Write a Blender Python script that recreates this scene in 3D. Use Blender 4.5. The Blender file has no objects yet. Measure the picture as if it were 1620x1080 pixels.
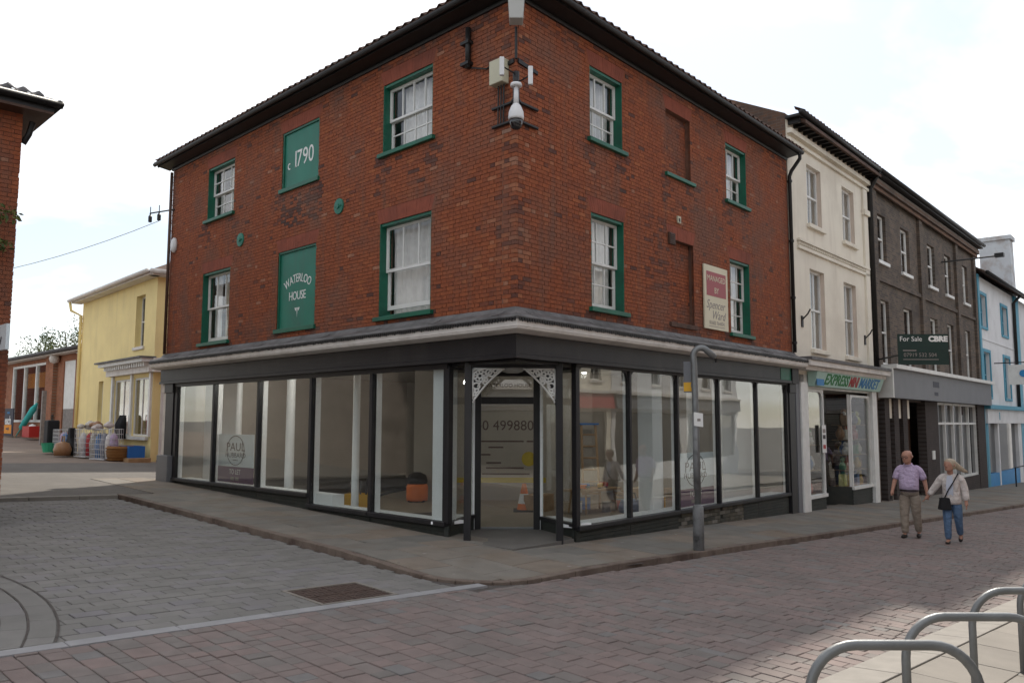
import bpy, bmesh, math, random
import numpy as np
from mathutils import Vector, Matrix
random.seed(7)
R_ = math.radians
scene = bpy.context.scene
col = scene.collection

# ------------------------------------------------------------------ camera
cam_d = bpy.data.cameras.new('camera'); cam = bpy.data.objects.new('camera', cam_d); col.objects.link(cam)
CAM = Vector((8.5175, -8.5761, 1.8102))
yaw, pitch, roll = R_(45.0564), R_(5.5602), R_(0.1173)
Fv = Vector((-math.sin(yaw)*math.cos(pitch), math.cos(yaw)*math.cos(pitch), math.sin(pitch)))
Rv = Vector((math.cos(yaw), math.sin(yaw), 0)); Uv = Rv.cross(Fv)
R2 = Rv*math.cos(roll)+Uv*math.sin(roll); U2 = Uv*math.cos(roll)-Rv*math.sin(roll)
mw = Matrix((R2, U2, -Fv)).transposed().to_4x4(); mw.translation = CAM
cam.matrix_world = mw
cam_d.sensor_width = 36; cam_d.lens = 29.071; cam_d.clip_start = .05; cam_d.clip_end = 2000
scene.camera = cam

# ------------------------------------------------------------------ world, sun, exposure
SUN_EL, SUN_AZ = 43.0, -32.7           # azimuth from +Y towards +X
w = bpy.data.worlds.new('World'); scene.world = w; w.use_nodes = True
nt = w.node_tree; nt.nodes.clear()
def N(t, typ, **kw):
    n = t.nodes.new(typ)
    for k, v in kw.items(): setattr(n, k, v)
    return n
wo = N(nt, 'ShaderNodeOutputWorld')
sky = N(nt, 'ShaderNodeTexSky', sky_type='NISHITA'); sky.sun_disc = False
sky.sun_elevation = R_(SUN_EL); sky.sun_rotation = R_(SUN_AZ); sky.dust_density = .4; sky.air_density = 1.0
bg1 = N(nt, 'ShaderNodeBackground'); bg1.inputs[1].default_value = .055
nt.links.new(sky.outputs[0], bg1.inputs[0])
bg2 = N(nt, 'ShaderNodeBackground'); bg2.inputs[0].default_value = (1, .98, .95, 1); bg2.inputs[1].default_value = .70
tc = N(nt, 'ShaderNodeTexCoord'); sx = N(nt, 'ShaderNodeSeparateXYZ'); nt.links.new(tc.outputs['Generated'], sx.inputs[0])
za = N(nt, 'ShaderNodeMath', operation='MAXIMUM'); za.inputs[1].default_value = 0; nt.links.new(sx.outputs[2], za.inputs[0])
zb = N(nt, 'ShaderNodeMath', operation='ADD'); zb.inputs[1].default_value = .22; nt.links.new(za.outputs[0], zb.inputs[0])
dx = N(nt, 'ShaderNodeMath', operation='DIVIDE'); dy = N(nt, 'ShaderNodeMath', operation='DIVIDE')
nt.links.new(sx.outputs[0], dx.inputs[0]); nt.links.new(zb.outputs[0], dx.inputs[1])
nt.links.new(sx.outputs[1], dy.inputs[0]); nt.links.new(zb.outputs[0], dy.inputs[1])
cx = N(nt, 'ShaderNodeCombineXYZ'); nt.links.new(dx.outputs[0], cx.inputs[0]); nt.links.new(dy.outputs[0], cx.inputs[1])
nz = N(nt, 'ShaderNodeTexNoise'); nz.inputs['Scale'].default_value = 1.15; nz.inputs['Detail'].default_value = 7
nz.inputs['Roughness'].default_value = .52; nz.inputs['Distortion'].default_value = .35
vo = N(nt, 'ShaderNodeVectorMath', operation='ADD'); vo.inputs[1].default_value = (0, 0, 0); nt.links.new(cx.outputs[0], vo.inputs[0]); nt.links.new(vo.outputs[0], nz.inputs['Vector'])
rp = N(nt, 'ShaderNodeValToRGB'); nt.links.new(nz.outputs['Fac'], rp.inputs[0])
rp.color_ramp.elements[0].position = .44; rp.color_ramp.elements[0].color = (.30, .30, .30, 1)
rp.color_ramp.elements[1].position = .66; rp.color_ramp.elements[1].color = (1, 1, 1, 1)
mx = N(nt, 'ShaderNodeMixShader'); nt.links.new(rp.outputs[0], mx.inputs[0])
nt.links.new(bg1.outputs[0], mx.inputs[1]); nt.links.new(bg2.outputs[0], mx.inputs[2]); nt.links.new(mx.outputs[0], wo.inputs[0])
sd = bpy.data.lights.new('sun', 'SUN'); sd.energy = 2.0; sd.angle = R_(2.0); sd.color = (1, .93, .82)
sun = bpy.data.objects.new('sun', sd); col.objects.link(sun)
sdir = Vector((math.sin(R_(SUN_AZ))*math.cos(R_(SUN_EL)), math.cos(R_(SUN_AZ))*math.cos(R_(SUN_EL)), math.sin(R_(SUN_EL))))
sun.rotation_euler = sdir.to_track_quat('Z', 'Y').to_euler()
sun.location = (-30, 30, 40)
vs = scene.view_settings; vs.view_transform = 'Standard'; vs.look = 'None'; vs.exposure = 1.3; vs.gamma = 1.0; vs.use_curve_mapping = False
scene.render.engine = 'CYCLES'
scene.cycles.max_bounces = 8; scene.cycles.transparent_max_bounces = 16

# ------------------------------------------------------------------ materials
def mk(name, base, rough=.7, var=.18, scale=6., bump=.15, bscale=70., metal=0., dark=None, ds=1.3, damt=.0, attr=None, spec=.4, hue=None, streak=None, samt=.5, spots=None):
    """Principled with two octaves of colour variation in world space, optional stains and per-piece ramp."""
    m = bpy.data.materials.new(name); m.use_nodes = True; t = m.node_tree
    b = t.nodes['Principled BSDF']; b.inputs['Roughness'].default_value = rough; b.inputs['Metallic'].default_value = metal
    b.inputs['Specular IOR Level'].default_value = spec
    geo = N(t, 'ShaderNodeNewGeometry')
    n1 = N(t, 'ShaderNodeTexNoise'); n1.inputs['Scale'].default_value = scale; n1.inputs['Detail'].default_value = 5
    t.links.new(geo.outputs['Position'], n1.inputs['Vector'])
    if attr:
        a = N(t, 'ShaderNodeAttribute', attribute_name='rnd')
        rr = N(t, 'ShaderNodeValToRGB'); rr.color_ramp.interpolation = 'LINEAR'
        els = rr.color_ramp.elements
        while len(els) < len(attr): els.new(.5)
        for i, (p, c) in enumerate(attr): els[i].position = p; els[i].color = (*c, 1)
        t.links.new(a.outputs['Fac'], rr.inputs[0]); src = rr.outputs[0]
    else:
        rgb = N(t, 'ShaderNodeRGB'); rgb.outputs[0].default_value = (*base, 1); src = rgb.outputs[0]
    mr = N(t, 'ShaderNodeMapRange'); mr.inputs[1].default_value = .25; mr.inputs[2].default_value = .75
    mr.inputs[3].default_value = 1-var; mr.inputs[4].default_value = 1+var
    t.links.new(n1.outputs['Fac'], mr.inputs[0])
    mu = N(t, 'ShaderNodeMix', data_type='RGBA', blend_type='MULTIPLY'); mu.inputs[0].default_value = 1
    t.links.new(src, mu.inputs[6]); t.links.new(mr.outputs[0], mu.inputs[7]); out = mu.outputs[2]
    if dark:
        n2 = N(t, 'ShaderNodeTexNoise'); n2.inputs['Scale'].default_value = ds; n2.inputs['Detail'].default_value = 6; n2.inputs['Roughness'].default_value = .6
        t.links.new(geo.outputs['Position'], n2.inputs['Vector'])
        r2 = N(t, 'ShaderNodeMapRange'); r2.inputs[1].default_value = .48; r2.inputs[2].default_value = .68; r2.inputs[3].default_value = 0; r2.inputs[4].default_value = damt
        t.links.new(n2.outputs['Fac'], r2.inputs[0])
        m2 = N(t, 'ShaderNodeMix', data_type='RGBA'); m2.inputs[7].default_value = (*dark, 1)
        t.links.new(r2.outputs[0], m2.inputs[0]); t.links.new(out, m2.inputs[6]); out = m2.outputs[2]
    if streak:       # vertical weathering runs
        mp = N(t, 'ShaderNodeMapping'); mp.inputs['Scale'].default_value = (2.6, 2.6, .32); t.links.new(geo.outputs['Position'], mp.inputs['Vector'])
        n4 = N(t, 'ShaderNodeTexNoise'); n4.inputs['Scale'].default_value = 1.0; n4.inputs['Detail'].default_value = 7; n4.inputs['Roughness'].default_value = .65; t.links.new(mp.outputs[0], n4.inputs['Vector'])
        r4 = N(t, 'ShaderNodeMapRange'); r4.inputs[1].default_value = .52; r4.inputs[2].default_value = .72; r4.inputs[3].default_value = 0; r4.inputs[4].default_value = samt; t.links.new(n4.outputs['Fac'], r4.inputs[0])
        m4 = N(t, 'ShaderNodeMix', data_type='RGBA'); m4.inputs[7].default_value = (*streak, 1); t.links.new(r4.outputs[0], m4.inputs[0]); t.links.new(out, m4.inputs[6]); out = m4.outputs[2]
    if spots:        # trodden gum and small marks
        for sc_, cc_, th_ in spots:
            vo = N(t, 'ShaderNodeTexVoronoi'); vo.inputs['Scale'].default_value = sc_; vo.inputs['Randomness'].default_value = 1; t.links.new(geo.outputs['Position'], vo.inputs['Vector'])
            lt = N(t, 'ShaderNodeMapRange'); lt.inputs[1].default_value = th_*1.25; lt.inputs[2].default_value = th_; lt.inputs[3].default_value = 0; lt.inputs[4].default_value = .8; t.links.new(vo.outputs['Distance'], lt.inputs[0])
            m5 = N(t, 'ShaderNodeMix', data_type='RGBA'); m5.inputs[7].default_value = (*cc_, 1); t.links.new(lt.outputs[0], m5.inputs[0]); t.links.new(out, m5.inputs[6]); out = m5.outputs[2]
    t.links.new(out, b.inputs['Base Color'])
    if bump:
        n3 = N(t, 'ShaderNodeTexNoise'); n3.inputs['Scale'].default_value = bscale; n3.inputs['Detail'].default_value = 3
        t.links.new(geo.outputs['Position'], n3.inputs['Vector'])
        bp = N(t, 'ShaderNodeBump'); bp.inputs['Strength'].default_value = bump; bp.inputs['Distance'].default_value = .01 if bscale > 15 else .05
        t.links.new(n3.outputs['Fac'], bp.inputs['Height']); t.links.new(bp.outputs[0], b.inputs['Normal'])
    return m

def brick_tex(name, c1, c2, mortar, ud, bw=.235, rh=.075, off=.5, soot=None):
    m = mk(name, c1, .85, .2, 2.0, 0, dark=soot, ds=.8, damt=.6 if soot else 0); t = m.node_tree; b = t.nodes['Principled BSDF']
    geo = N(t, 'ShaderNodeNewGeometry'); dt = N(t, 'ShaderNodeVectorMath', operation='DOT_PRODUCT'); dt.inputs[1].default_value = (ud[0], ud[1], 0)
    t.links.new(geo.outputs['Position'], dt.inputs[0]); s = N(t, 'ShaderNodeSeparateXYZ'); t.links.new(geo.outputs['Position'], s.inputs[0])
    c = N(t, 'ShaderNodeCombineXYZ'); t.links.new(dt.outputs['Value'], c.inputs[0]); t.links.new(s.outputs[2], c.inputs[1])
    bt = N(t, 'ShaderNodeTexBrick'); bt.offset = off; bt.inputs['Scale'].default_value = 1; bt.inputs['Brick Width'].default_value = bw
    bt.inputs['Row Height'].default_value = rh; bt.inputs['Mortar Size'].default_value = .006; bt.inputs['Mortar Smooth'].default_value = .2
    bt.inputs['Color1'].default_value = (*c1, 1); bt.inputs['Color2'].default_value = (*c2, 1); bt.inputs['Mortar'].default_value = (*mortar, 1)
    t.links.new(c.outputs[0], bt.inputs['Vector'])
    rgb = [n for n in t.nodes if n.type == 'RGB'][0]
    for l in list(rgb.outputs[0].links):
        to = l.to_socket; t.links.remove(l); t.links.new(bt.outputs['Color'], to)
    bp = N(t, 'ShaderNodeBump'); bp.inputs['Strength'].default_value = .5; bp.inputs['Distance'].default_value = .01; bp.invert = True
    t.links.new(bt.outputs['Fac'], bp.inputs['Height']); t.links.new(bp.outputs[0], b.inputs['Normal'])
    return m

def glass_mat(name, base=.05, tint=(1, 1, 1)):
    m = bpy.data.materials.new(name); m.use_nodes = True; t = m.node_tree; t.nodes.clear()
    o = N(t, 'ShaderNodeOutputMaterial'); tr = N(t, 'ShaderNodeBsdfTransparent'); tr.inputs[0].default_value = (*tint, 1)
    gl = N(t, 'ShaderNodeBsdfGlossy'); gl.inputs['Roughness'].default_value = .0
    lw = N(t, 'ShaderNodeLayerWeight'); lw.inputs[0].default_value = .5
    pw = N(t, 'ShaderNodeMath', operation='POWER'); pw.inputs[1].default_value = 4.5; t.links.new(lw.outputs['Facing'], pw.inputs[0])
    ma = N(t, 'ShaderNodeMath', operation='MULTIPLY_ADD'); ma.inputs[1].default_value = .9; ma.inputs[2].default_value = base; ma.use_clamp = True
    t.links.new(pw.outputs[0], ma.inputs[0])
    # slight waviness of old glass
    nn = N(t, 'ShaderNodeTexNoise'); nn.inputs['Scale'].default_value = 1.7; nn.inputs['Detail'].default_value = 1
    ge = N(t, 'ShaderNodeNewGeometry'); t.links.new(ge.outputs['Position'], nn.inputs['Vector'])
    bp = N(t, 'ShaderNodeBump'); bp.inputs['Strength'].default_value = .05; bp.inputs['Distance'].default_value = .02
    t.links.new(nn.outputs['Fac'], bp.inputs['Height']); t.links.new(bp.outputs[0], gl.inputs['Normal'])
    mi = N(t, 'ShaderNodeMixShader'); t.links.new(ma.outputs[0], mi.inputs[0]); t.links.new(tr.outputs[0], mi.inputs[1]); t.links.new(gl.outputs[0], mi.inputs[2])
    t.links.new(mi.outputs[0], o.inputs[0]); return m

M = {}
BR = [(0, (.07, .038, .032)), (.12, (.11, .041, .029)), (.3, (.205, .058, .027)), (.5, (.248, .067, .027)), (.7, (.275, .076, .029)), (.88, (.315, .097, .036)), (.95, (.32, .12, .06)), (1, (.30, .17, .12))]
M['brick'] = mk('red_brick', (.3, .08, .04), .88, .22, 14, .5, 60, attr=BR, dark=(.16, .085, .062), ds=.75, damt=.7, streak=(.115, .075, .06), samt=.55)
M['mortar'] = mk('brick_mortar', (.165, .082, .056), .95, .3, 5, .4, 90, dark=(.06, .04, .032), ds=.6, damt=.6)
M['arch'] = mk('rubbed_brick', (.25, .068, .040), .9, .15, 6, .3, 50, dark=(.1, .04, .03), ds=1.2, damt=.5)
M['green'] = mk('green_paint', (.008, .115, .068), .45, .15, 4, .1, 30, dark=(.025, .065, .05), ds=2.5, damt=.6)
M['green_panel'] = mk('green_panel_paint', (.012, .165, .112), .5, .12, 2, .06, 20, dark=(.03, .12, .09), ds=1.5, damt=.5, streak=(.035, .11, .085), samt=.5)
M['white'] = mk('white_paint', (.72, .72, .70), .45, .06, 5, .05, 30, dark=(.4, .38, .34), ds=3, damt=.25)
M['cream_trim'] = mk('cream_trim_paint', (.66, .62, .58), .55, .08, 5, .08, 30, dark=(.38, .34, .30), ds=2.6, damt=.45)
M['charcoal'] = mk('charcoal_paint', (.014, .0135, .016), .45, .2, 5, .08, 40, dark=(.028, .025, .024), ds=1.6, damt=.5, streak=(.045, .04, .038), samt=.55)
M['lead'] = mk('weathered_lead', (.13, .125, .125), .6, .3, 5, .3, 14, dark=(.035, .032, .03), ds=1.6, damt=.8)
M['black'] = mk('black_gutter_paint', (.014, .013, .013), .5, .25, 6, .1, 30)
M['tile'] = mk('roof_tile', (.10, .055, .04), .85, .3, 8, .4, 40, dark=(.03, .025, .02), ds=3, damt=.7)
M['slate'] = mk('roof_slate', (.075, .07, .072), .7, .25, 6, .3, 30, dark=(.04, .035, .03), ds=2, damt=.5)
M['glass'] = glass_mat('window_glass', .055)
M['shopglass'] = glass_mat('shop_glass', .10, (.93, .95, .94))
M['dark_glass'] = mk('dark_window_glass', (.025, .027, .03), .04, .1, 2, 0, spec=.9)
M['curtain'] = mk('net_curtain', (.74, .74, .72), .9, .08, 10, .05)
M['curtain2'] = mk('cream_curtain', (.50, .45, .36), .9, .1, 10, .05)
M['blind_brown'] = mk('brown_curtain', (.18, .09, .05), .9, .1, 10, .05)
M['interior'] = mk('interior_wall_paint', (.36, .325, .285), .85, .05, 2, .03, 20)
M['intwhite'] = mk('interior_white_paint', (.92, .93, .94), .6, .03, 3, .02, 20)
M['intfloor'] = mk('interior_floor', (.27, .22, .165), .6, .12, 2, .05, 30)
M['ceil'] = mk('interior_ceiling', (.5, .48, .45), .9, .05, 2, 0)
RD = [(0, (.170, .153, .141)), (.25, (.185, .162, .149)), (.45, (.197, .159, .146)), (.7, (.207, .160, .147)), (.9, (.220, .166, .151)), (1, (.182, .172, .166))]
M['road'] = mk('street_paver', (.2, .15, .14), .82, .14, 5, .45, 90, attr=RD, dark=(.14, .12, .11), ds=.7, damt=.6, spots=[(1.7, (.30, .28, .26), .035), (2.3, (.09, .08, .075), .03)])
GY = [(0, (.17, .163, .15)), (.4, (.187, .179, .166)), (.7, (.20, .19, .178)), (1, (.193, .182, .186))]
M['plaza'] = mk('grey_paver', (.18, .17, .16), .8, .12, 4, .4, 90, attr=GY, dark=(.145, .138, .13), ds=.5, damt=.6, spots=[(1.4, (.29, .28, .27), .035), (2.0, (.09, .085, .08), .03)])
SL = [(0, (.155, .146, .13)), (.35, (.18, .168, .148)), (.7, (.20, .18, .154)), (1, (.205, .17, .137))]
M['slab'] = mk('footway_slab', (.17, .155, .135), .8, .16, 3, .35, 80, attr=SL, dark=(.165, .118, .078), ds=.9, damt=.6, spots=[(1.9, (.30, .28, .26), .05), (2.6, (.085, .08, .072), .045)])
M['slab_pale'] = mk('pale_footway_slab', (.30, .27, .23), .8, .12, 3, .3, 80, attr=[(0, (.205, .185, .16)), (1, (.245, .22, .19))], dark=(.165, .145, .125), ds=1.2, damt=.5)
M['joint'] = mk('paving_joint_sand', (.085, .073, .066), .95, .25, 9, .3, 120)
M['kerb'] = mk('granite_kerb', (.17, .13, .105), .8, .2, 9, .4, 90, dark=(.06, .035, .028), ds=2.2, damt=.8)
M['kerb_pale'] = mk('pale_kerb_stone', (.25, .23, .205), .8, .12, 6, .3, 90)
M['channel'] = mk('pale_channel_stone', (.29, .285, .29), .75, .15, 4, .25, 90)
M['asphalt'] = mk('lane_asphalt', (.14, .13, .118), .9, .16, 3, .5, 150, dark=(.11, .10, .09), ds=.35, damt=.6)
M['lane_brown'] = mk('brown_lane_surface', (.23, .18, .145), .9, .16, 2, .5, 100, dark=(.15, .115, .09), ds=.4, damt=.6)
M['rust'] = mk('rusty_iron', (.075, .048, .038), .75, .3, 12, .4, 60)
M['galv'] = mk('galvanised_steel', (.22, .23, .235), .5, .15, 12, .12, 40, metal=.55, dark=(.13, .13, .13), ds=3, damt=.5)
M['oldgalv'] = mk('flaking_grey_post_paint', (.21, .215, .22), .6, .15, 10, .3, 30, dark=(.05, .05, .05), ds=5, damt=.9)
M['cream_wall'] = mk('cream_render', (.76, .71, .61), .85, .05, 1.5, .1, 60, dark=(.52, .46, .38), ds=.7, damt=.35, streak=(.45, .39, .32), samt=.35)
M['cream_surround'] = mk('cream_window_surround', (.60, .50, .42), .8, .08, 3, .1, 60)
M['yellow_wall'] = mk('yellow_render', (.84, .69, .33), .85, .05, 1.5, .12, 50, dark=(.68, .54, .27), ds=.8, damt=.35, streak=(.58, .47, .25), samt=.35)
M['white_wall'] = mk('white_render', (.70, .70, .71), .85, .05, 1.5, .1, 50, dark=(.45, .45, .45), ds=.8, damt=.4)
M['blue'] = mk('sky_blue_paint', (.075, .30, .42), .5, .1, 4, .05, 30)
M['blue_bright'] = mk('bright_blue_paint', (.03, .24, .52), .45, .08, 4, .03, 30)
M['grey_fascia'] = mk('grey_fascia_board', (.16, .165, .18), .5, .08, 2, .05, 30)
M['ribgreen'] = mk('dark_green_timber', (.024, .028, .024), .6, .25, 8, .2, 50, dark=(.05, .045, .038), ds=3, damt=.5)
M['stallbrick'] = mk('stallriser_brick', (.09, .085, .065), .85, .25, 8, .3, 50, attr=[(0, (.05, .05, .042)), (.6, (.1, .09, .068)), (1, (.2, .185, .16))])
M['skin'] = mk('skin', (.42, .22, .16), .55, .08, 12, .03)
M['lilac'] = mk('lilac_shirt_cloth', (.50, .40, .57), .85, .16, 8, 1.0, 14)
M['khaki'] = mk('khaki_trouser_cloth', (.30, .25, .205), .9, .1, 8, 1.0, 14)
M['denim'] = mk('blue_denim', (.10, .17, .29), .9, .15, 9, 1.0, 14)
M['cardigan'] = mk('off_white_knit', (.62, .57, .55), .95, .14, 9, 1.0, 14)
M['tee'] = mk('pale_blue_top', (.55, .58, .68), .9, .05, 8, .1)
M['hair'] = mk('grey_blonde_hair', (.40, .33, .25), .6, .25, 30, .3, 120)
M['greyhair'] = mk('short_grey_hair', (.30, .24, .21), .7, .2, 30, .2, 120)
M['blackcloth'] = mk('black_cloth', (.012, .012, .014), .8, .2, 9, .2, 60)
M['leather'] = mk('dark_leather', (.02, .015, .013), .5, .2, 9, .1)
M['purple'] = mk('purple_print', (.10, .03, .105), .5, .05, 3, 0)
M['palewhite'] = mk('pale_print_board', (.72, .80, .84), .4, .03, 3, 0)
M['turq'] = mk('pale_turquoise_sign', (.40, .58, .52), .5, .06, 3, 0)
M['print_dark'] = mk('dark_print', (.03, .025, .03), .6, .05, 3, 0)
M['print_white'] = mk('white_print', (.75, .75, .74), .6, .03, 3, 0)
M['print_grey'] = mk('grey_print', (.25, .22, .21), .6, .05, 3, 0)
M['print_brown'] = mk('brown_print', (.10, .062, .055), .7, .05, 3, 0)
M['print_yellow'] = mk('yellow_print', (.45, .34, .02), .6, .05, 3, 0)
M['print_green'] = mk('green_print', (.03, .20, .06), .6, .05, 3, 0)
M['print_red'] = mk('red_print', (.42, .045, .05), .6, .05, 3, 0)
M['print_blue'] = mk('blue_print', (.05, .22, .48), .6, .05, 3, 0)
M['print_orange'] = mk('orange_print', (.72, .26, .01), .6, .05, 3, 0)
M['cream_board'] = mk('cream_sign_board', (.66, .61, .46), .6, .05, 3, 0)
M['board_green'] = mk('dark_green_board', (.008, .030, .026), .5, .1, 3, 0)
M['navy'] = mk('navy_board', (.012, .014, .035), .5, .1, 3, 0)
M['orange'] = mk('orange_plastic', (.72, .16, .02), .45, .08, 5, .05)
M['yellow_pl'] = mk('yellow_plastic', (.70, .38, .02), .45, .08, 5, .05)
M['bluebox'] = mk('blue_crate_plastic', (.02, .14, .45), .45, .08, 5, .05)
M['teal'] = mk('teal_fabric', (.05, .42, .40), .8, .08, 5, .1)
M['greentub'] = mk('green_tub_plastic', (.04, .35, .19), .5, .08, 5, .05)
M['redbox'] = mk('red_crate_plastic', (.42, .025, .02), .5, .08, 5, .05)
M['wicker'] = mk('wicker', (.24, .115, .035), .85, .35, 40, .5, 60)
M['wood'] = mk('bare_wood', (.33, .21, .11), .75, .2, 5, .15, 40)
M['greywood'] = mk('weathered_grey_wood', (.24, .215, .20), .85, .25, 9, .3, 60)
M['brownwood'] = mk('dark_brown_wood', (.075, .038, .025), .6, .2, 9, .2, 50)
M['darkred'] = mk('dark_red_paint', (.055, .01, .012), .5, .15, 5, .05)
M['ivory'] = mk('ivory_plastic', (.50, .48, .36), .5, .06, 5, .03)
M['cctvwhite'] = mk('white_plastic', (.66, .66, .67), .4, .04, 5, 0)
M['domeblack'] = mk('black_dome_plastic', (.01, .01, .012), .08, .05, 5, 0, spec=.8)
M['leaf'] = mk('leaf', (.07, .10, .03), .6, .3, 9, 0, attr=[(0, (.045, .07, .02)), (.5, (.085, .115, .03)), (1, (.15, .16, .05))])
M['bark'] = mk('bark', (.09, .065, .045), .9, .3, 12, .5, 40)
M['wire'] = mk('galvanised_wire', (.55, .55, .56), .5, .1, 9, 0)
M['lightlens'] = mk('frosted_light_lens', (.42, .42, .40), .35, .05, 4, 0)
M['palebrick'] = mk('white_chimney_render', (.52, .55, .58), .85, .1, 2, .2, 40, dark=(.30, .22, .17), ds=1.2, damt=.7)
for i, c in enumerate([(.55, .52, .46), (.10, .22, .45), (.55, .36, .06), (.45, .08, .06), (.12, .30, .14), (.70, .68, .66), (.30, .16, .08), (.62, .60, .20), (.22, .24, .30)]):
    M['orn%d' % i] = mk('ornament_colour_%s' % 'abcdefghi'[i], c, .35, .25, 30, 0)

# ------------------------------------------------------------------ mesh helpers
def ground_plane(x, y):
    q = -.03*x-.031*y
    return max(-1.35, min(1.32, q))-.023
G = ground_plane

class Frame:
    def __init__(s, o, ud, nd): s.o = Vector(o); s.u = Vector(ud).normalized(); s.n = Vector(nd).normalized(); s.z = Vector((0, 0, 1))
    def __call__(s, u, n, z): return s.o+s.u*u+s.n*n+s.z*z
    def mat(s, u, n, z):
        m = Matrix((s.u, s.n, s.z)).transposed().to_4x4(); m.translation = s(u, n, z); return m
AN = R_(-4.5633)
FL = Frame((0, 0, 0), (-1, 0, 0), (0, -1, 0))
FR = Frame((0, 0, 0), (math.sin(AN), math.cos(AN), 0), (math.cos(AN), -math.sin(AN), 0))
FW = Frame((0, 0, 0), (1, 0, 0), (0, 1, 0))
def frame_dir(o, ang):      # ang: direction of u in degrees from +X; n is u turned -90
    a = R_(ang); return Frame(o, (math.cos(a), math.sin(a), 0), (math.sin(a), -math.cos(a), 0))

HEX = [(0, 1, 2, 3), (7, 6, 5, 4), (0, 4, 5, 1), (1, 5, 6, 2), (2, 6, 7, 3), (3, 7, 4, 0)]
class MB:
    def __init__(s): s.v = []; s.f = []; s.r = []; s.big = False
    def add(s, vs, fs, r=.5):
        b = len(s.v); s.v += [tuple(p) for p in vs]
        for f in fs: s.f.append(tuple(i+b for i in f)); s.r.append(r)
        return s
    def hexa(s, p, r=.5): return s.add(p, HEX, r)
    def box(s, fr, u0, u1, n0, n1, z0, z1, r=.5):
        return s.hexa([fr(u0, n0, z0), fr(u1, n0, z0), fr(u1, n1, z0), fr(u0, n1, z0), fr(u0, n0, z1), fr(u1, n0, z1), fr(u1, n1, z1), fr(u0, n1, z1)], r)
    def prism(s, fr, poly, n0, n1, r=.5):        # polygon in (u,z), extruded along n
        k = len(poly); p = [fr(u, n0, z) for u, z in poly]+[fr(u, n1, z) for u, z in poly]
        return s.add(p, [tuple(range(k)), tuple(range(2*k-1, k-1, -1))]+[(i, (i+1) % k, k+(i+1) % k, k+i) for i in range(k)], r)
    def vprism(s, pts, z0, z1, r=.5):            # plan polygon, extruded in z (z0/z1 numbers or functions)
        k = len(pts); f0 = z0 if callable(z0) else (lambda x, y: z0); f1 = z1 if callable(z1) else (lambda x, y: z1)
        p = [(x, y, f0(x, y)) for x, y in pts]+[(x, y, f1(x, y)) for x, y in pts]
        return s.add(p, [tuple(range(k-1, -1, -1)), tuple(range(k, 2*k))]+[(i, (i+1) % k, k+(i+1) % k, k+i) for i in range(k)], r)
    def tube(s, path, rad, n=8, r=.5, flat=1.0):
        path = [Vector(p) for p in path]; K = len(path); rs = rad if hasattr(rad, '__len__') else [rad]*K
        up = None; rings = []
        for i, p in enumerate(path):
            d = (path[min(i+1, K-1)]-path[max(i-1, 0)]).normalized()
            if up is None:
                up = Vector((0, 0, 1)) if abs(d.z) < .9 else Vector((1, 0, 0))
            a = (up-d*up.dot(d)).normalized(); b = d.cross(a); up = a
            rings.append([p+a*rs[i]*math.cos(t)+b*rs[i]*flat*math.sin(t) for t in [2*math.pi*j/n for j in range(n)]])
        vs = [q for rg in rings for q in rg]
        fs = [(i*n+j, i*n+(j+1) % n, (i+1)*n+(j+1) % n, (i+1)*n+j) for i in range(K-1) for j in range(n)]
        fs += [tuple(range(n-1, -1, -1)), tuple(range((K-1)*n, K*n))]
        return s.add(vs, fs, r)
    def lathe(s, o, prof, n=12, r=.5, ax=None):   # profile (radius, height)
        o = Vector(o); X, Y, Z = ax if ax else (Vector((1, 0, 0)), Vector((0, 1, 0)), Vector((0, 0, 1)))
        vs = [o+X*(q*math.cos(2*math.pi*j/n))+Y*(q*math.sin(2*math.pi*j/n))+Z*h for q, h in prof for j in range(n)]
        K = len(prof)
        fs = [(i*n+j, i*n+(j+1) % n, (i+1)*n+(j+1) % n, (i+1)*n+j) for i in range(K-1) for j in range(n)]
        fs += [tuple(range(n-1, -1, -1)), tuple(range((K-1)*n, K*n))]
        return s.add(vs, fs, r)
    def mesh(s, name, mat, smooth=False, recalc=True):
        me = bpy.data.meshes.new(name); me.from_pydata(s.v, [], s.f)
        a = me.attributes.new('rnd', 'FLOAT', 'FACE'); a.data.foreach_set('value', s.r)
        if mat: me.materials.append(M[mat] if isinstance(mat, str) else mat)
        if recalc:
            bm = bmesh.new(); bm.from_mesh(me); bmesh.ops.recalc_face_normals(bm, faces=bm.faces); bm.to_mesh(me); bm.free()
        if smooth: me.polygons.foreach_set('use_smooth', [True]*len(me.polygons))
        return me
    def build(s, name, mat, parent=None, smooth=False, recalc=True, bevel=0):
        o = link(name, s.mesh(name, mat, smooth, recalc), parent)
        if bevel:
            b = o.modifiers.new('bevel', 'BEVEL'); b.width = bevel; b.segments = 2; b.limit_method = 'ANGLE'
        return o

def link(name, me, parent=None, mat4=None):
    o = bpy.data.objects.new(name, me); col.objects.link(o)
    if mat4 is not None: o.matrix_basis = mat4
    if parent is not None:
        o.parent = parent
        if parent.type == 'EMPTY': o.matrix_parent_inverse = Matrix.Translation(-parent.location)
    return o
def thing(name, label, cat, loc=(0, 0, 0), group=None):
    o = bpy.data.objects.new(name, None); col.objects.link(o); o.location = loc; o.empty_display_size = .2
    o['label'] = label; o['category'] = cat
    if group: o['group'] = group
    return o
def tag(o, label, cat, group=None):
    o['label'] = label; o['category'] = cat
    if group: o['group'] = group
    return o
def struct(o): o['kind'] = 'structure'; return o
def stuff(o): o['kind'] = 'stuff'; return o

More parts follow.
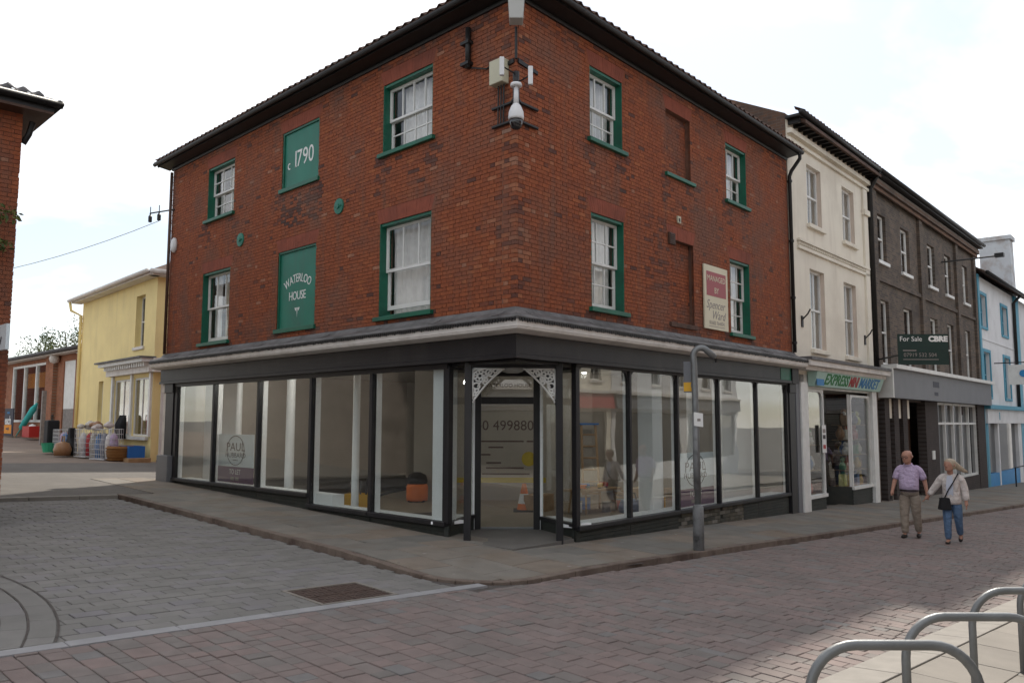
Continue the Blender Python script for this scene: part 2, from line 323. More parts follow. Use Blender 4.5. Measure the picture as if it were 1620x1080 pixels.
def text(s, size, pos, right, mat, parent, name='lettering', up=(0, 0, 1), align='CENTER', ext=.004, sx=1.0, shear=0, bold=0, space=1.0, fit=None):
    c = bpy.data.curves.new('txt', 'FONT'); c.body = s; c.size = size; c.align_x = align; c.align_y = 'CENTER'; c.extrude = ext; c.shear = shear; c.offset = bold; c.space_character = space
    c.resolution_u = 3
    o = bpy.data.objects.new('txt', c); col.objects.link(o)
    dg = bpy.context.evaluated_depsgraph_get(); me = bpy.data.meshes.new_from_object(o.evaluated_get(dg)); bpy.data.objects.remove(o); bpy.data.curves.remove(c)
    if fit:
        xs = [v.co.x for v in me.vertices]; sx = fit/(max(xs)-min(xs))
    X = Vector(right).normalized(); Y = Vector(up).normalized(); Z = X.cross(Y)
    m = Matrix((X*sx, Y, Z)).transposed().to_4x4(); m.translation = Vector(pos)
    me.transform(m); me.materials.clear(); me.materials.append(M[mat]); me.name = name
    return link(name, me, parent)

SERIF = {'W': ((0, 1), (.5, 1), (1, 1)), 'A': ((0, 0), (1, 0)), 'T': ((.5, 0),), 'E': ((.1, 0), (.1, 1)), 'R': ((.1, 0), (.95, 0), (.1, 1)), 'L': ((.1, 0), (.1, 1)), 'H': ((.08, 0), (.92, 0), (.08, 1), (.92, 1)), 'U': ((.08, 1), (.92, 1)), '1': ((.75, 0),), '7': (), 'S': (), 'O': (), '9': (), '0': (), 'c': ()}
def serif_line(s, size, place, mat, parent, width=.8, gapf=.10):
    """letters set one by one on place(t)->(pos,right,up), t in metres from the middle, each with small serifs"""
    glyphs = []
    for ch in s:
        c = bpy.data.curves.new('txt', 'FONT'); c.body = ch; c.size = size; c.extrude = .003; c.resolution_u = 3
        o = bpy.data.objects.new('txt', c); col.objects.link(o); dg = bpy.context.evaluated_depsgraph_get(); me = bpy.data.meshes.new_from_object(o.evaluated_get(dg)); bpy.data.objects.remove(o); bpy.data.curves.remove(c)
        xs = [v.co.x for v in me.vertices]; ys = [v.co.y for v in me.vertices]; x0, x1, y0, y1 = min(xs), max(xs), min(ys), max(ys)
        bm = bmesh.new(); bm.from_mesh(me)
        for v in bm.verts: v.co.x = (v.co.x-(x0+x1)/2)*width
        w2 = (x1-x0)*width; hs = size*.085
        for fx, fy in SERIF.get(ch, ()):
            cxx = (fx-.5)*w2; cy = y0 if fy == 0 else y1; sg = 1 if fy == 0 else -1
            bmesh.ops.create_cube(bm, size=1, matrix=Matrix.Translation((cxx, cy+sg*size*.012, 0)) @ Matrix.Diagonal((hs*2, size*.028, .006, 1)))
        bm.to_mesh(me); bm.free(); glyphs.append((me, w2, (y1-y0)))
    tot = sum(g[1] for g in glyphs)+gapf*size*(len(glyphs)-1); t = -tot/2
    for me, w2, h2 in glyphs:
        pos, X, Y = place(t+w2/2, tot); X = Vector(X).normalized(); Y = Vector(Y).normalized(); m = Matrix((X, Y, X.cross(Y))).transposed().to_4x4(); m.translation = Vector(pos)-Y*size*.34
        me.transform(m); me.materials.clear(); me.materials.append(M[mat]); me.name = 'lettering'; link('lettering', me, parent); t += w2+gapf*size

def wall_holes(fr, u0, u1, z0, z1, holes, n=0., th=.25, side=True):
    """front sheet with openings + reveals + back sheet, as one MB"""
    b = MB(); us = sorted({u0, u1, *[h[0] for h in holes], *[h[1] for h in holes]}); zs = sorted({z0, z1, *[h[2] for h in holes], *[h[3] for h in holes]})
    us = [u for u in us if u0 <= u <= u1]; zs = [z for z in zs if z0 <= z <= z1]
    for i in range(len(us)-1):
        for j in range(len(zs)-1):
            uc, zc = (us[i]+us[i+1])/2, (zs[j]+zs[j+1])/2
            if any(h[0] < uc < h[1] and h[2] < zc < h[3] for h in holes): continue
            for nn in (n, n-th):
                b.add([fr(us[i], nn, zs[j]), fr(us[i+1], nn, zs[j]), fr(us[i+1], nn, zs[j+1]), fr(us[i], nn, zs[j+1])], [(0, 1, 2, 3)])
    for a0, a1, c0, c1 in holes:
        for (p, q) in (((a0, c0), (a1, c0)), ((a1, c0), (a1, c1)), ((a1, c1), (a0, c1)), ((a0, c1), (a0, c0))):
            b.add([fr(p[0], n, p[1]), fr(q[0], n, q[1]), fr(q[0], n-th, q[1]), fr(p[0], n-th, p[1])], [(0, 1, 2, 3)])
    if side:
        for (p, q) in (((u0, z0), (u1, z0)), ((u1, z0), (u1, z1)), ((u1, z1), (u0, z1)), ((u0, z1), (u0, z0))):
            b.add([fr(p[0], n, p[1]), fr(q[0], n, q[1]), fr(q[0], n-th, q[1]), fr(p[0], n-th, p[1])], [(0, 1, 2, 3)])
    return b

# sweep a profile [(n,z)] round the shop corner (left facade -> corner -> right facade)
def corner_pt(n):
    y = -n; x = (n-y*FR.n.y)/FR.n.x; return Vector((x, y, 0))
def sweep(prof, s_end, t_end, close=True, capped=True):
    b = MB(); k = len(prof)
    vs = [FL(s_end, n, z) for n, z in prof]+[corner_pt(n)+Vector((0, 0, z)) for n, z in prof]+[FR(t_end, n, z) for n, z in prof]
    kk = k if close else k-1
    fs = [(i, (i+1) % k, k+(i+1) % k, k+i) for i in range(kk)]+[(k+i, k+(i+1) % k, 2*k+(i+1) % k, 2*k+i) for i in range(kk)]
    if capped and close: fs += [tuple(range(k)), tuple(range(3*k-1, 2*k-1, -1))]
    return b.add(vs, fs)

# ------------------------------------------------------------------ GROUND
def flat_sheet(b, poly, dz, zf=None):
    zf = zf or G
    return b.add([(x, y, zf(x, y)+dz) for x, y in poly], [tuple(range(len(poly)))])
ROAD = -.08
b = MB()
# base sheet to the horizon, broken where the slope levels out
L_, H_ = 600, 31.
e1 = Vector((1, 1, 0))/math.sqrt(2); e2 = Vector((-1, 1, 0))/math.sqrt(2)
qs = [-L_, -46, -44, 44, 46, L_]
for i in range(len(qs)-1):
    c = [e1*qs[i]-e2*L_, e1*qs[i+1]-e2*L_, e1*qs[i+1]+e2*L_, e1*qs[i]+e2*L_]
    def gz(p):
        q = p.dot(e1); q = max(-44, min(44, q)); return -.0431*q-.023-.35
    b.add([(p.x, p.y, gz(p)) for p in c], [(0, 1, 2, 3)])
struct(b.build('ground', 'asphalt'))

KX = 1.46      # right-hand kerb line (outer face), tapering
def kerb_x(y): return 1.49-.008*max(0, y)-.0006*max(0, y-8)**2
KY = -2.16     # left-hand kerb line
# road bed and asphalt/brown lane sheets
b = MB()
ys = [-40, -9, -2.1, 0, 5, 10, 15, 22, 30, 45]
for i in range(len(ys)-1): flat_sheet(b, [(1.0 if ys[i] < -2 else -3, ys[i]), (5.8, ys[i]), (5.8, ys[i+1]), (1.0 if ys[i] < -2 else -3, ys[i+1])], ROAD-.022)
road = struct(b.build('street', 'joint'))
b = MB(); flat_sheet(b, [(-9.45, -12), (1.0, -12), (1.0, -2.0), (-9.45, -2.0)], ROAD-.022)
plaza = struct(b.build('plaza', 'joint'))
b = MB(); flat_sheet(b, [(-14.5, -12), (-9.45, -12), (-9.45, 30), (-14.5, 30)], -.012); flat_sheet(b, [(-19.0, -12), (-14.5, -12), (-14.5, 30), (-19.0, 30)], -.012)
struct(b.build('lane', 'asphalt'))
b = MB(); flat_sheet(b, [(-44, -12), (-19., -12), (-19., 14), (-44, 14)], -.010)
struct(b.build('far_lane', 'lane_brown'))
b = MB(); flat_sheet(b, [(-60, -12), (-44, -12), (-44, 14), (-60, 14)], -.010)
struct(b.build('far_lane', 'lane_brown'))

def poly_clip(poly, planes):
    for (px, py, nx, ny) in planes:
        out = []
        for i in range(len(poly)):
            a, c = poly[i], poly[(i+1) % len(poly)]
            da = (a[0]-px)*nx+(a[1]-py)*ny; dc = (c[0]-px)*nx+(c[1]-py)*ny
            if da >= 0: out.append(a)
            if da*dc < 0: t = da/(da-dc); out.append((a[0]+(c[0]-a[0])*t, a[1]+(c[1]-a[1])*t))
        poly = out
        if len(poly) < 3: return []
    return poly
def area(p): return abs(sum(p[i][0]*p[(i+1) % len(p)][1]-p[(i+1) % len(p)][0]*p[i][1] for i in range(len(p))))/2

def lay(pieces, name, mat, parent, zf, th=.05, inset=.005, cap=300, jitter=.003, rest='paving_remainder', minsize=1):
    """pieces: list of (polygon, rnd). Nearest `cap` become objects of their own; alike pieces share mesh data."""
    def solid(mb, poly, r, dz, ox=0, oy=0):
        cxm = sum(p[0] for p in poly)/len(poly); cym = sum(p[1] for p in poly)/len(poly); k = len(poly)
        top = []
        for x, y in poly:
            d = math.hypot(x-cxm, y-cym) or 1; f = 1-inset*1.4/d; top.append((cxm+(x-cxm)*f, cym+(y-cym)*f))
        vs = [(x-ox, y-oy, zf(x, y)+dz-th) for x, y in poly]+[(x-ox, y-oy, zf(x, y)+dz-inset) for x, y in poly]+[(x-ox, y-oy, zf(x, y)+dz) for x, y in top]
        fs = [(i, (i+1) % k, k+(i+1) % k, k+i) for i in range(k)]+[(k+i, k+(i+1) % k, 2*k+(i+1) % k, 2*k+i) for i in range(k)]+[tuple(range(2*k, 3*k))]
        mb.add(vs, fs, r)
    def dist(p):
        x = sum(q[0] for q in p[0])/len(p[0]); y = sum(q[1] for q in p[0])/len(p[0]); d = Vector((x, y, 0))-Vector((CAM.x, CAM.y, 0))
        dep = d.dot(Vector((Fv.x, Fv.y, 0)).normalized()); lat = d.dot(Rv)
        vis = dep > 3.6 and abs(lat) < dep*.66+.2
        return (0 if vis else 1, dep/math.sqrt(area(p[0])))
    pieces.sort(key=dist)
    near, far = pieces[:cap], pieces[cap:]
    cache = {}
    for poly, r in near:
        x0, y0 = poly[0]; dz = random.uniform(-jitter, jitter)
        key = tuple((round(x-x0, 3), round(y-y0, 3)) for x, y in poly)+(round(r*6),)
        if key not in cache:
            mb = MB(); P = [(x-x0, y-y0) for x, y in poly]
            zz = zf; bz = zf(x0, y0)
            k = len(poly); solid(mb, poly, round(r*6)/6, -bz, x0, y0)
            cache[key] = mb.mesh(name, mat, recalc=False)
        link(name, cache[key], parent, Matrix.Translation((x0, y0, zf(x0, y0)+dz)))
    if far:
        mb = MB()
        for poly, r in far: solid(mb, poly, r, random.uniform(-jitter, jitter))
        stuff(mb.build(rest, mat, parent, recalc=False))

roadz = lambda x, y: G(x, y)+ROAD
# grey plaza pavers: rows along y, ring set in the paving at the left
RC = (-.95, -11.80)
pcs = []
x = -9.38; i = 0
while x < 1.12:
    wx = .185; y = -9.0+(i % 2)*.15+random.uniform(0, .04)
    while y < KY-.05:
        ln = .30; P = [(x+.004, y+.004), (min(x+wx, 1.17)-.004, y+.004), (min(x+wx, 1.17)-.004, min(y+ln, KY-.02)-.004), (x+.004, min(y+ln, KY-.02)-.004)]
        cxm, cym = x+wx/2, y+ln/2
        keep = max(math.hypot(q[0]-RC[0], q[1]-RC[1]) for q in P) > 5.82
        if keep and area(P) > .01:
            r_ = random.random()
            if x+wx > .36 and x < 1.165 and y+ln > -3.92 and y < -2.96:      # cut round the inspection cover
                for pl in ([(.356, 0, -1, 0)], [(.356, 0, 1, 0), (0, -3.924, 0, -1)], [(.356, 0, 1, 0), (0, -2.956, 0, 1)]):
                    Q = poly_clip(P, pl)
                    if Q and area(Q) > .0015: pcs.append((Q, r_))
            else: pcs.append((P, r_))
        y += ln
    x += wx; i += 1
rings = []
for (r0, r1, sl) in ((5.62, 5.83, .62), (5.405, 5.61, .55))+tuple((5.40-.1*(k+1), 5.395-.1*k, .1) for k in range(7)):
    a = math.radians(40)
    while a < math.radians(125):
        a1 = a+sl/r1
        P = [(RC[0]+r*math.cos(t), RC[1]+r*math.sin(t)) for r, t in ((r0+.003, a+.004/r1), (r1-.003, a+.004/r1), (r1-.003, (a+a1)/2), (r1-.003, a1-.004/r1), (r0+.003, a1-.004/r1), (r0+.003, (a+a1)/2))]
        P = poly_clip(P, [(1.17, 0, -1, 0), (-4.2, 0, 1, 0)])
        if P and area(P) > .003: rings.append((P, random.uniform(.2, .8)))
        a = a1
rj = MB()
for rr in (5.84, 5.615, 5.40):
    for k in range(60):
        a0, a1 = math.radians(45+80*k/60), math.radians(45+80*(k+1)/60)
        P = poly_clip([(RC[0]+r*math.cos(t), RC[1]+r*math.sin(t)) for r, t in ((rr-.009, a0), (rr+.009, a0), (rr+.009, a1), (rr-.009, a1))], [(1.17, 0, -1, 0), (-4.2, 0, 1, 0)])
        if P: rj.add([(x, y, roadz(x, y)+.0085) for x, y in P], [tuple(range(len(P)))])
rj.build('ring_joint', 'joint', plaza, recalc=False)
lay(rings, 'ring_stone', 'plaza', plaza, lambda x, y: roadz(x, y)+.006, rest='inner_setts', jitter=.001, cap=60)
lay(pcs, 'paver', 'plaza', plaza, lambda x, y: roadz(x, y)-.001*0, rest='far_pavers', jitter=.0035)
# red street pavers: rows along x of mixed lengths
pcs = []; y = -9.0
while y < 24:
    wy = random.choice((.135, .165, .165, .20)); x = 1.345-random.uniform(0, .1) if y < KY else kerb_x(y)-.12
    xl = 1.345 if y < KY else kerb_x(y)+.01
    while x < 5.5:
        ln = random.choice((.13, .165, .20, .235, .27)); a, c = max(x, xl), min(x+ln, 5.52)
        if c-a > .04: pcs.append(([(a+.004, y+.004), (c-.004, y+.004), (c-.004, y+wy-.004), (a+.004, y+wy-.004)], min(1, max(0, random.gauss(.55, .24)))))
        x += ln
    y += wy
lay(pcs, 'paver', 'road', road, roadz, rest='far_pavers', jitter=.004)
b = MB()
for y0, y1 in ((24, 30), (30, 45), (-40, -9)):
    flat_sheet(b, [(-3 if y0 > 0 else 1.0, y0), (5.52, y0), (5.52, y1), (-3 if y0 > 0 else 1.0, y1)], ROAD-.002)
b.r = [.6]*len(b.f); struct(b.build('far_street', 'road', None))
# pale channel line between plaza and street
ch = MB(); y = -9
chan = struct(MB().add([(1.17, -9, roadz(1.17, -9)-.02), (1.345, -9, roadz(1.345, -9)-.02), (1.345, -2.2, roadz(1.345, -2.2)-.02), (1.17, -2.2, roadz(1.17, -2.2)-.02)], [(0, 1, 2, 3)]).build('drainage_channel', 'joint'))
pcs = []
while y < -2.3:
    pcs.append(([(1.18, y+.003), (1.335, y+.003), (1.335, y+.897), (1.18, y+.897)], .5)); y += .9
lay(pcs, 'channel_stone', 'channel', chan, lambda x, y: roadz(x, y)+.004, jitter=.001)

# footway round the corner
DC = Vector((1.1, -1.8))
def foot_z(x, y):
    d = math.hypot(x-DC.x, y-DC.y); t = max(0, 1-d/2.1); return G(x, y)-.074*(t*t*(3-2*t))
arc = []; AR = 1.15
for k in range(9):
    a = -math.pi/2+k*(math.pi/2)/8; arc.append((KX-AR+AR*math.cos(a), KY+AR+AR*math.sin(a)))
kerb_path = [(-9.4, KY)]+[(-9.4+i*.9, KY) for i in range(1, 10)]+arc
yy = arc[-1][1]+.6
while yy < 46: kerb_path.append((kerb_x(yy), yy)); yy += .9
planes = []
W = .13
outline = [(-9.4-30, KY+W)]+[(KX-AR+(AR-W)*math.cos(-math.pi/2+k*math.pi/16), KY+AR+(AR-W)*math.sin(-math.pi/2+k*math.pi/16)) for k in range(9)]
for i in range(len(outline)-1):
    (ax, ay), (bx, by) = outline[i], outline[i+1]; l = math.hypot(bx-ax, by-ay); planes.append((ax, ay, -(by-ay)/l, (bx-ax)/l))
b = MB(); flat_sheet(b, poly_clip([(-14.5, -2.2), (1.6, -2.2), (1.6, 1.0), (-14.5, 1.0)], planes+[(-9.3, 0, 1, 0)]), -.03, foot_z)
for y0, y1 in ((1.0, 8), (8, 16), (16, 24), (24, 46)): flat_sheet(b, [(-4.5, y0), (kerb_x(y0)-W, y0), (kerb_x(y1)-W, y1), (-4.5, y1)], -.03)
foot = struct(b.build('footway', 'joint'))
pcs = []; x = -9.35; i = 0
sizes = [.62, .75, .9]
yrow = [KY+W, -1.42, -.78, -.1, .5]
for j in range(len(yrow)-1):
    x = -13.5+random.uniform(0, .5)
    while x < 1.5:
        ln = random.choice(sizes); P = poly_clip([(x+.006, yrow[j]+.006), (x+ln-.006, yrow[j]+.006), (x+ln-.006, yrow[j+1]-.006), (x+.006, yrow[j+1]-.006)], planes+[(-9.27-4*(j > 0), 0, 1, 0), (kerb_x(.4)-W, 0, -1, 0)])
        if P and area(P) > .02 and not (x+ln < -.2 and yrow[j] > .0): pcs.append((P, random.random()))
        x += ln
y = .5
while y < 30:
    ln = random.choice((.6, .7, .85)); xe = kerb_x(y)-W-.002; xs = [-.08*y-.35, xe-1.35, xe-.68, xe]
    k0 = random.uniform(-.1, .1)
    xs = [xs[0], xs[1]+k0, xs[2]+k0, xs[3]]
    for q in range(3):
        if xs[q+1]-xs[q] > .12: pcs.append(([(xs[q]+.006, y+.006), (xs[q+1]-.006, y+.006), (xs[q+1]-.006, y+ln-.006), (xs[q]+.006, y+ln-.006)], random.random()))
    y += ln
lay(pcs, 'paving_slab', 'slab', foot, foot_z, th=.05, inset=.004, jitter=.002, rest='far_slabs')
b = MB()
flat_sheet(b, [(-4.5, 30), (kerb_x(30)-W, 30), (kerb_x(46)-W, 46), (-4.5, 46)], -.006); struct(b.build('far_footway', 'slab'))
# kerb stones along the path
kerb = thing('kerb', 'low brown granite kerb edging the footway round the shop corner', 'kerb', (0, 0, 0))
for i in range(len(kerb_path)-1):
    (ax, ay), (bx, by) = kerb_path[i], kerb_path[i+1]
    if ay > 32: break
    d = Vector((bx-ax, by-ay)); l = d.length; d /= l; nrm = Vector((-d.y, d.x)); g = .004
    P = [(ax+d.x*g, ay+d.y*g), (bx-d.x*g, by-d.y*g), (bx-d.x*g+nrm.x*(W-.004), by-d.y*g+nrm.y*(W-.004)), (ax+d.x*g+nrm.x*(W-.004), ay+d.y*g+nrm.y*(W-.004))]
    dz = random.uniform(-.004, .004)+.004
    MB().vprism(P, lambda x, y: G(x, y)-.34, lambda x, y: foot_z(x, y)+dz).build('kerb_stone', 'kerb', kerb, bevel=.01)
y = -11.9
while y < KY-.2:      # pale edging stones where the lane steps down to the plaza
    MB().vprism([(-9.44, y+.004), (-9.30, y+.004), (-9.30, min(y+.9, KY)-.004), (-9.44, min(y+.9, KY)-.004)], lambda x, y: G(x, y)-.3, lambda x, y: G(x, y)-.008).build('edging_stone', 'kerb_pale', kerb, bevel=.008); y += .9
# sunlit footway across the street (bottom right) with pale kerb
f2 = MB()
for y0, y1 in ((-40, -12), (-12, 6), (6, 20), (20, 46)): flat_sheet(f2, [(5.7, y0), (16, y0), (16, y1), (5.7, y1)], -.03)
foot2 = struct(f2.build('footway', 'joint'))
pcs = []
x = 5.93; j = 0
while x < 11.2:
    y = -9-random.uniform(0, .3)
    while y < 12:
        ln = .6 if j % 2 else .75; pcs.append(([(x+.004, y+.004), (x+.596, y+.004), (x+.596, y+ln-.004), (x+.004, y+ln-.004)], random.random())); y += ln
    x += .6; j += 1
lay(pcs, 'paving_slab', 'slab_pale', foot2, G, inset=.004, jitter=.002, rest='far_slabs')
b = MB(); flat_sheet(b, [(5.9, 12), (12, 12), (12, 46), (5.9, 46)], -.004); b.r = [.5]; struct(b.build('far_footway', 'slab_pale'))
kerb2 = thing('kerb', 'pale stone kerb under the cycle stands', 'kerb', (5.7, 0, -.3))
y = -9
while y < 30:
    MB().vprism([(5.54, y+.004), (5.92, y+.004), (5.92, y+.91), (5.54, y+.91)], lambda x, y: G(x, y)-.3, lambda x, y: G(x, y)-.03+(x-5.54)*.09).build('kerb_stone', 'kerb_pale', kerb2, bevel=.008); y += .915

# rusty inspection cover
ic = thing('inspection_cover', 'rusty square iron inspection cover set in grey paving', 'manhole cover', (.78, -3.45, roadz(.78, -3.45)))
def zq(d): return lambda x, y: roadz(x, y)+d
MB().vprism([(.40, -3.88), (1.16, -3.88), (1.16, -3.0), (.40, -3.0)], zq(-.06), zq(-.004)).build('cover_plate', 'rust', ic)
fb = MB()
for P in ([(.36, -3.92), (1.165, -3.92), (1.165, -3.88), (.36, -3.88)], [(.36, -3.0), (1.165, -3.0), (1.165, -2.96), (.36, -2.96)], [(.36, -3.88), (.40, -3.88), (.40, -3.0), (.36, -3.0)], [(1.135, -3.88), (1.165, -3.88), (1.165, -3.0), (1.135, -3.0)]):
    fb.vprism(P, zq(-.06), zq(.006))
fb.build('cover_frame', 'slab_pale', ic)
for P in ([(.40, -3.455), (1.135, -3.455), (1.135, -3.425), (.40, -3.425)], [(.76, -3.88), (.785, -3.88), (.785, -3.0), (.76, -3.0)]):
    MB().vprism(P, zq(-.01), zq(.003)).build('seam_bar', 'rust', ic)
tb = MB()
for i in range(12):
    for j in range(14):
        xx, yy = .42+i*.06, -3.86+j*.061
        s = 1 if (i+j) % 2 else -1
        tb.vprism([(xx, yy+.02-s*.012), (xx+.045, yy+.02+s*.012), (xx+.045, yy+.032+s*.012), (xx, yy+.032-s*.012)], zq(-.006), zq(.001))
stuff(tb.build('tread_pattern', 'rust', ic))

# ------------------------------------------------------------------ MAIN BRICK CORNER BUILDING
SL_, TR_ = 12.52, 10.36            # facade lengths, left and right
ZB, ZT = 3.44, 8.32                # brickwork from the flashing to the eaves
house = thing('corner_building', 'three storey red brick corner building with charcoal shopfront and green window frames', 'building', (0, 0, 0))
GA = .067
def snap(z): return ZB+round((z-ZB)/GA)*GA
ZU0, ZU1, ZL0, ZL1 = snap(6.56), snap(7.83), snap(3.66), snap(5.29)
LW = dict(UL=(9.10, 10.45, ZU0, ZU1), UR=(1.98, 3.38, ZU0, ZU1), LL=(9.15, 10.55, ZL0, ZL1), LR=(1.98, 3.42, ZL0, ZL1))
RW = dict(U1=(1.93, 2.94, ZU0, ZU1), U3=(7.02, 8.03, ZU0, ZU1), L1=(1.95, 2.95, ZL0+GA, ZL1), L3=(7.10, 8.08, ZL0+GA, ZL1))
LP = dict(P1=(5.52, 6.95, ZU0, ZU1), P2=(5.53, 7.0, ZL0, ZL1))
RP_ = dict(U2=(4.47, 5.44, ZU0, ZU1), L2=(4.54, 5.49, ZL0+GA, ZL1))
def bricks(u0, u1, z0, z1, holes, arches, start=0):
    out = []; k = 0; z = z0
    while z+GA*.5 < z1:
        segs = [(u0, u1)]; zc = z+GA/2
        for h in holes+arches:
            if h[2] < zc < h[3]:
                ns = []
                for a, c in segs:
                    if h[1] <= a or h[0] >= c: ns.append((a, c)); continue
                    if h[0] > a: ns.append((a, h[0]))
                    if h[1] < c: ns.append((h[1], c))
                segs = ns
        u = u0-(0 if k % 2 else .055)-.1*((k//2) % 3 == 1)*0; st = (k % 2 == 0)
        u += random.uniform(-.012, .012)
        while u < u1:
            ln = .202 if st else .098
            for a, c in segs:
                aa, cc = max(a, u), min(c, u+ln)
                if cc-aa > .02: out.append((aa, cc, z, st))
            u += ln+.008; st = not st
        z += GA; k += 1
    return out
def arch_of(h, top=.27): return (h[0]-.10, h[1]+.10, h[3], snap(h[3]+top))
def brick_tone(fr, u, z, holes):
    r = min(.94, max(.16, random.gauss(.56, .12)))
    if random.random() < .02: r = random.choice((.08, .97))
    if fr in (FL, FR):
        for h in holes:       # soot runs below the sill ends
            if h[2]-.75 < z < h[2]-.05 and (abs(u-h[0]) < .22 or abs(u-h[1]) < .22) and random.random() < .75*(1-(h[2]-z)/.95): r *= random.uniform(.12, .4)
        if fr is FL and 5.3 < u < 7.0 and 5.75 < z < 6.42 and random.random() < .42: r = random.uniform(0, .12)      # old grey patch repair
        if u < .55 and random.random() < (.45 if u < .26 else .15): r = random.uniform(.9, .98) if random.random() < .5 else random.uniform(.08, .3)   # worn corner
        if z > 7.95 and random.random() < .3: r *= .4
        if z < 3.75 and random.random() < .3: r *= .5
        if fr is FR and 3.6 < u < 4.5 and 4.2 < z < 5.6 and random.random() < .35: r *= .35
    return r
def brick_facade(fr, u0, u1, z0, z1, holes, arches, root, cap, name='wall', mat='brick', vis=None):
    wall = wall_holes(fr, u0+(.046 if fr is FL else .022), u1, z0, z1, [h for h in holes], n=-.009, th=.28).build(name, 'mortar', root)
    bl = bricks(u0+(.0 if fr is FL else .055)*(fr in (FL, FR)), u1, z0, z1, holes, arches)
    key = lambda q: (fr((q[0]+q[1])/2, 0, q[2])-CAM).length/((q[1]-q[0])+.05)
    bl.sort(key=key)
    near, far = bl[:cap], bl[cap:]
    cache = {}
    I = Frame((0, 0, 0), (1, 0, 0), (0, 1, 0))
    for a, c, z, st in near:
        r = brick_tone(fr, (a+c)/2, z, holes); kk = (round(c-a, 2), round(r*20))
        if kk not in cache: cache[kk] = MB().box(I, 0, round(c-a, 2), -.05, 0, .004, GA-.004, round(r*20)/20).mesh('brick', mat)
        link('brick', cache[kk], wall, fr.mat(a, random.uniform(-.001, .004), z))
    mb = MB()
    for a, c, z, st in far:
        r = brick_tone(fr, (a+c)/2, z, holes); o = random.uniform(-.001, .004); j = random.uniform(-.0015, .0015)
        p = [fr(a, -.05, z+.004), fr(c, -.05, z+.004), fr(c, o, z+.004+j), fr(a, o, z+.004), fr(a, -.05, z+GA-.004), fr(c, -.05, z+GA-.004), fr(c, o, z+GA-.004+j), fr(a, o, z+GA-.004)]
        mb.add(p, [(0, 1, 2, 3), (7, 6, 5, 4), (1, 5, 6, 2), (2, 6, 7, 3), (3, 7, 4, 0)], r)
    stuff(mb.build('brickwork', mat, wall))
    for h in arches:         # flat arches of rubbed brick voussoirs
        nV = 17; cu = (h[0]+h[1])/2; hw = (h[1]-h[0])/2
        for i in range(nV):
            a0, a1 = -1+2*i/nV, -1+2*(i+1)/nV; kb = 1-.10/hw
            P = [(cu+a0*hw*kb+.0012, h[2]+.002), (cu+a1*hw*kb-.0012, h[2]+.002), (cu+a1*hw-.0012, h[3]-.004), (cu+a0*hw+.0012, h[3]-.004)]
            MB().prism(fr, P, -.05, random.uniform(.0, .003)).build('voussoir', 'arch', wall)
        for sgn in (-1, 1):
            MB().prism(fr, [(cu+sgn*hw, h[3]-.004), (cu+sgn*(hw), h[2]+.002), (cu+sgn*(hw*(1-.10/hw)+.002), h[2]+.002)], -.05, .001).build('closer', 'brick', wall)
    return wall
wallL = brick_facade(FL, 0, SL_, ZB, ZT, list(LW.values())+list(LP.values()), [arch_of(h) for h in list(LW.values())+list(LP.values())], house, 300)
wallR = brick_facade(FR, 0, TR_, ZB, ZT, list(RW.values())+list(RP_.values()), [arch_of(h) for h in list(RW.values())+list(RP_.values())], house, 300)
# rear and end walls, upper floor
PL, PR = FL(SL_, 0, 0), FR(TR_, 0, 0); PBK = PL+PR
FE = Frame(PL, (0, 1, 0), (-1, 0, 0)); FB = Frame(PR, (-1, 0, 0), (0, 1, 0))
M['bt_end'] = brick_tex('end_wall_brick', (.24, .06, .03), (.17, .045, .028), (.16, .09, .06), (0, 1))
wall_holes(FE, .28, 10.6, -1, ZT, [], 0, .25).build('wall', 'bt_end', house)
wall_holes(Frame((-12.7, 10.35, 0), (1, 0, 0), (0, 1, 0)), 0, 11.85, -1, ZT, [], 0, .25).build('wall', 'interior', house)
MB().vprism([(-12.2, .27), (-.35, .27), (-1.1, 10.1), (-12.2, 10.1)], 3.05, 3.3).build('upper_floor', 'ceil', house)
MB().vprism([(-12.2, .27), (-.35, .27), (-1.1, 10.1), (-12.2, 10.1)], 5.75, 5.9).build('upper_floor', 'ceil', house)
MB().vprism([(-12.45, .05), (-.12, .05), (-1.0, 10.3), (-12.45, 10.3)], 8.2, 8.3).build('attic_floor', 'ceil', house)

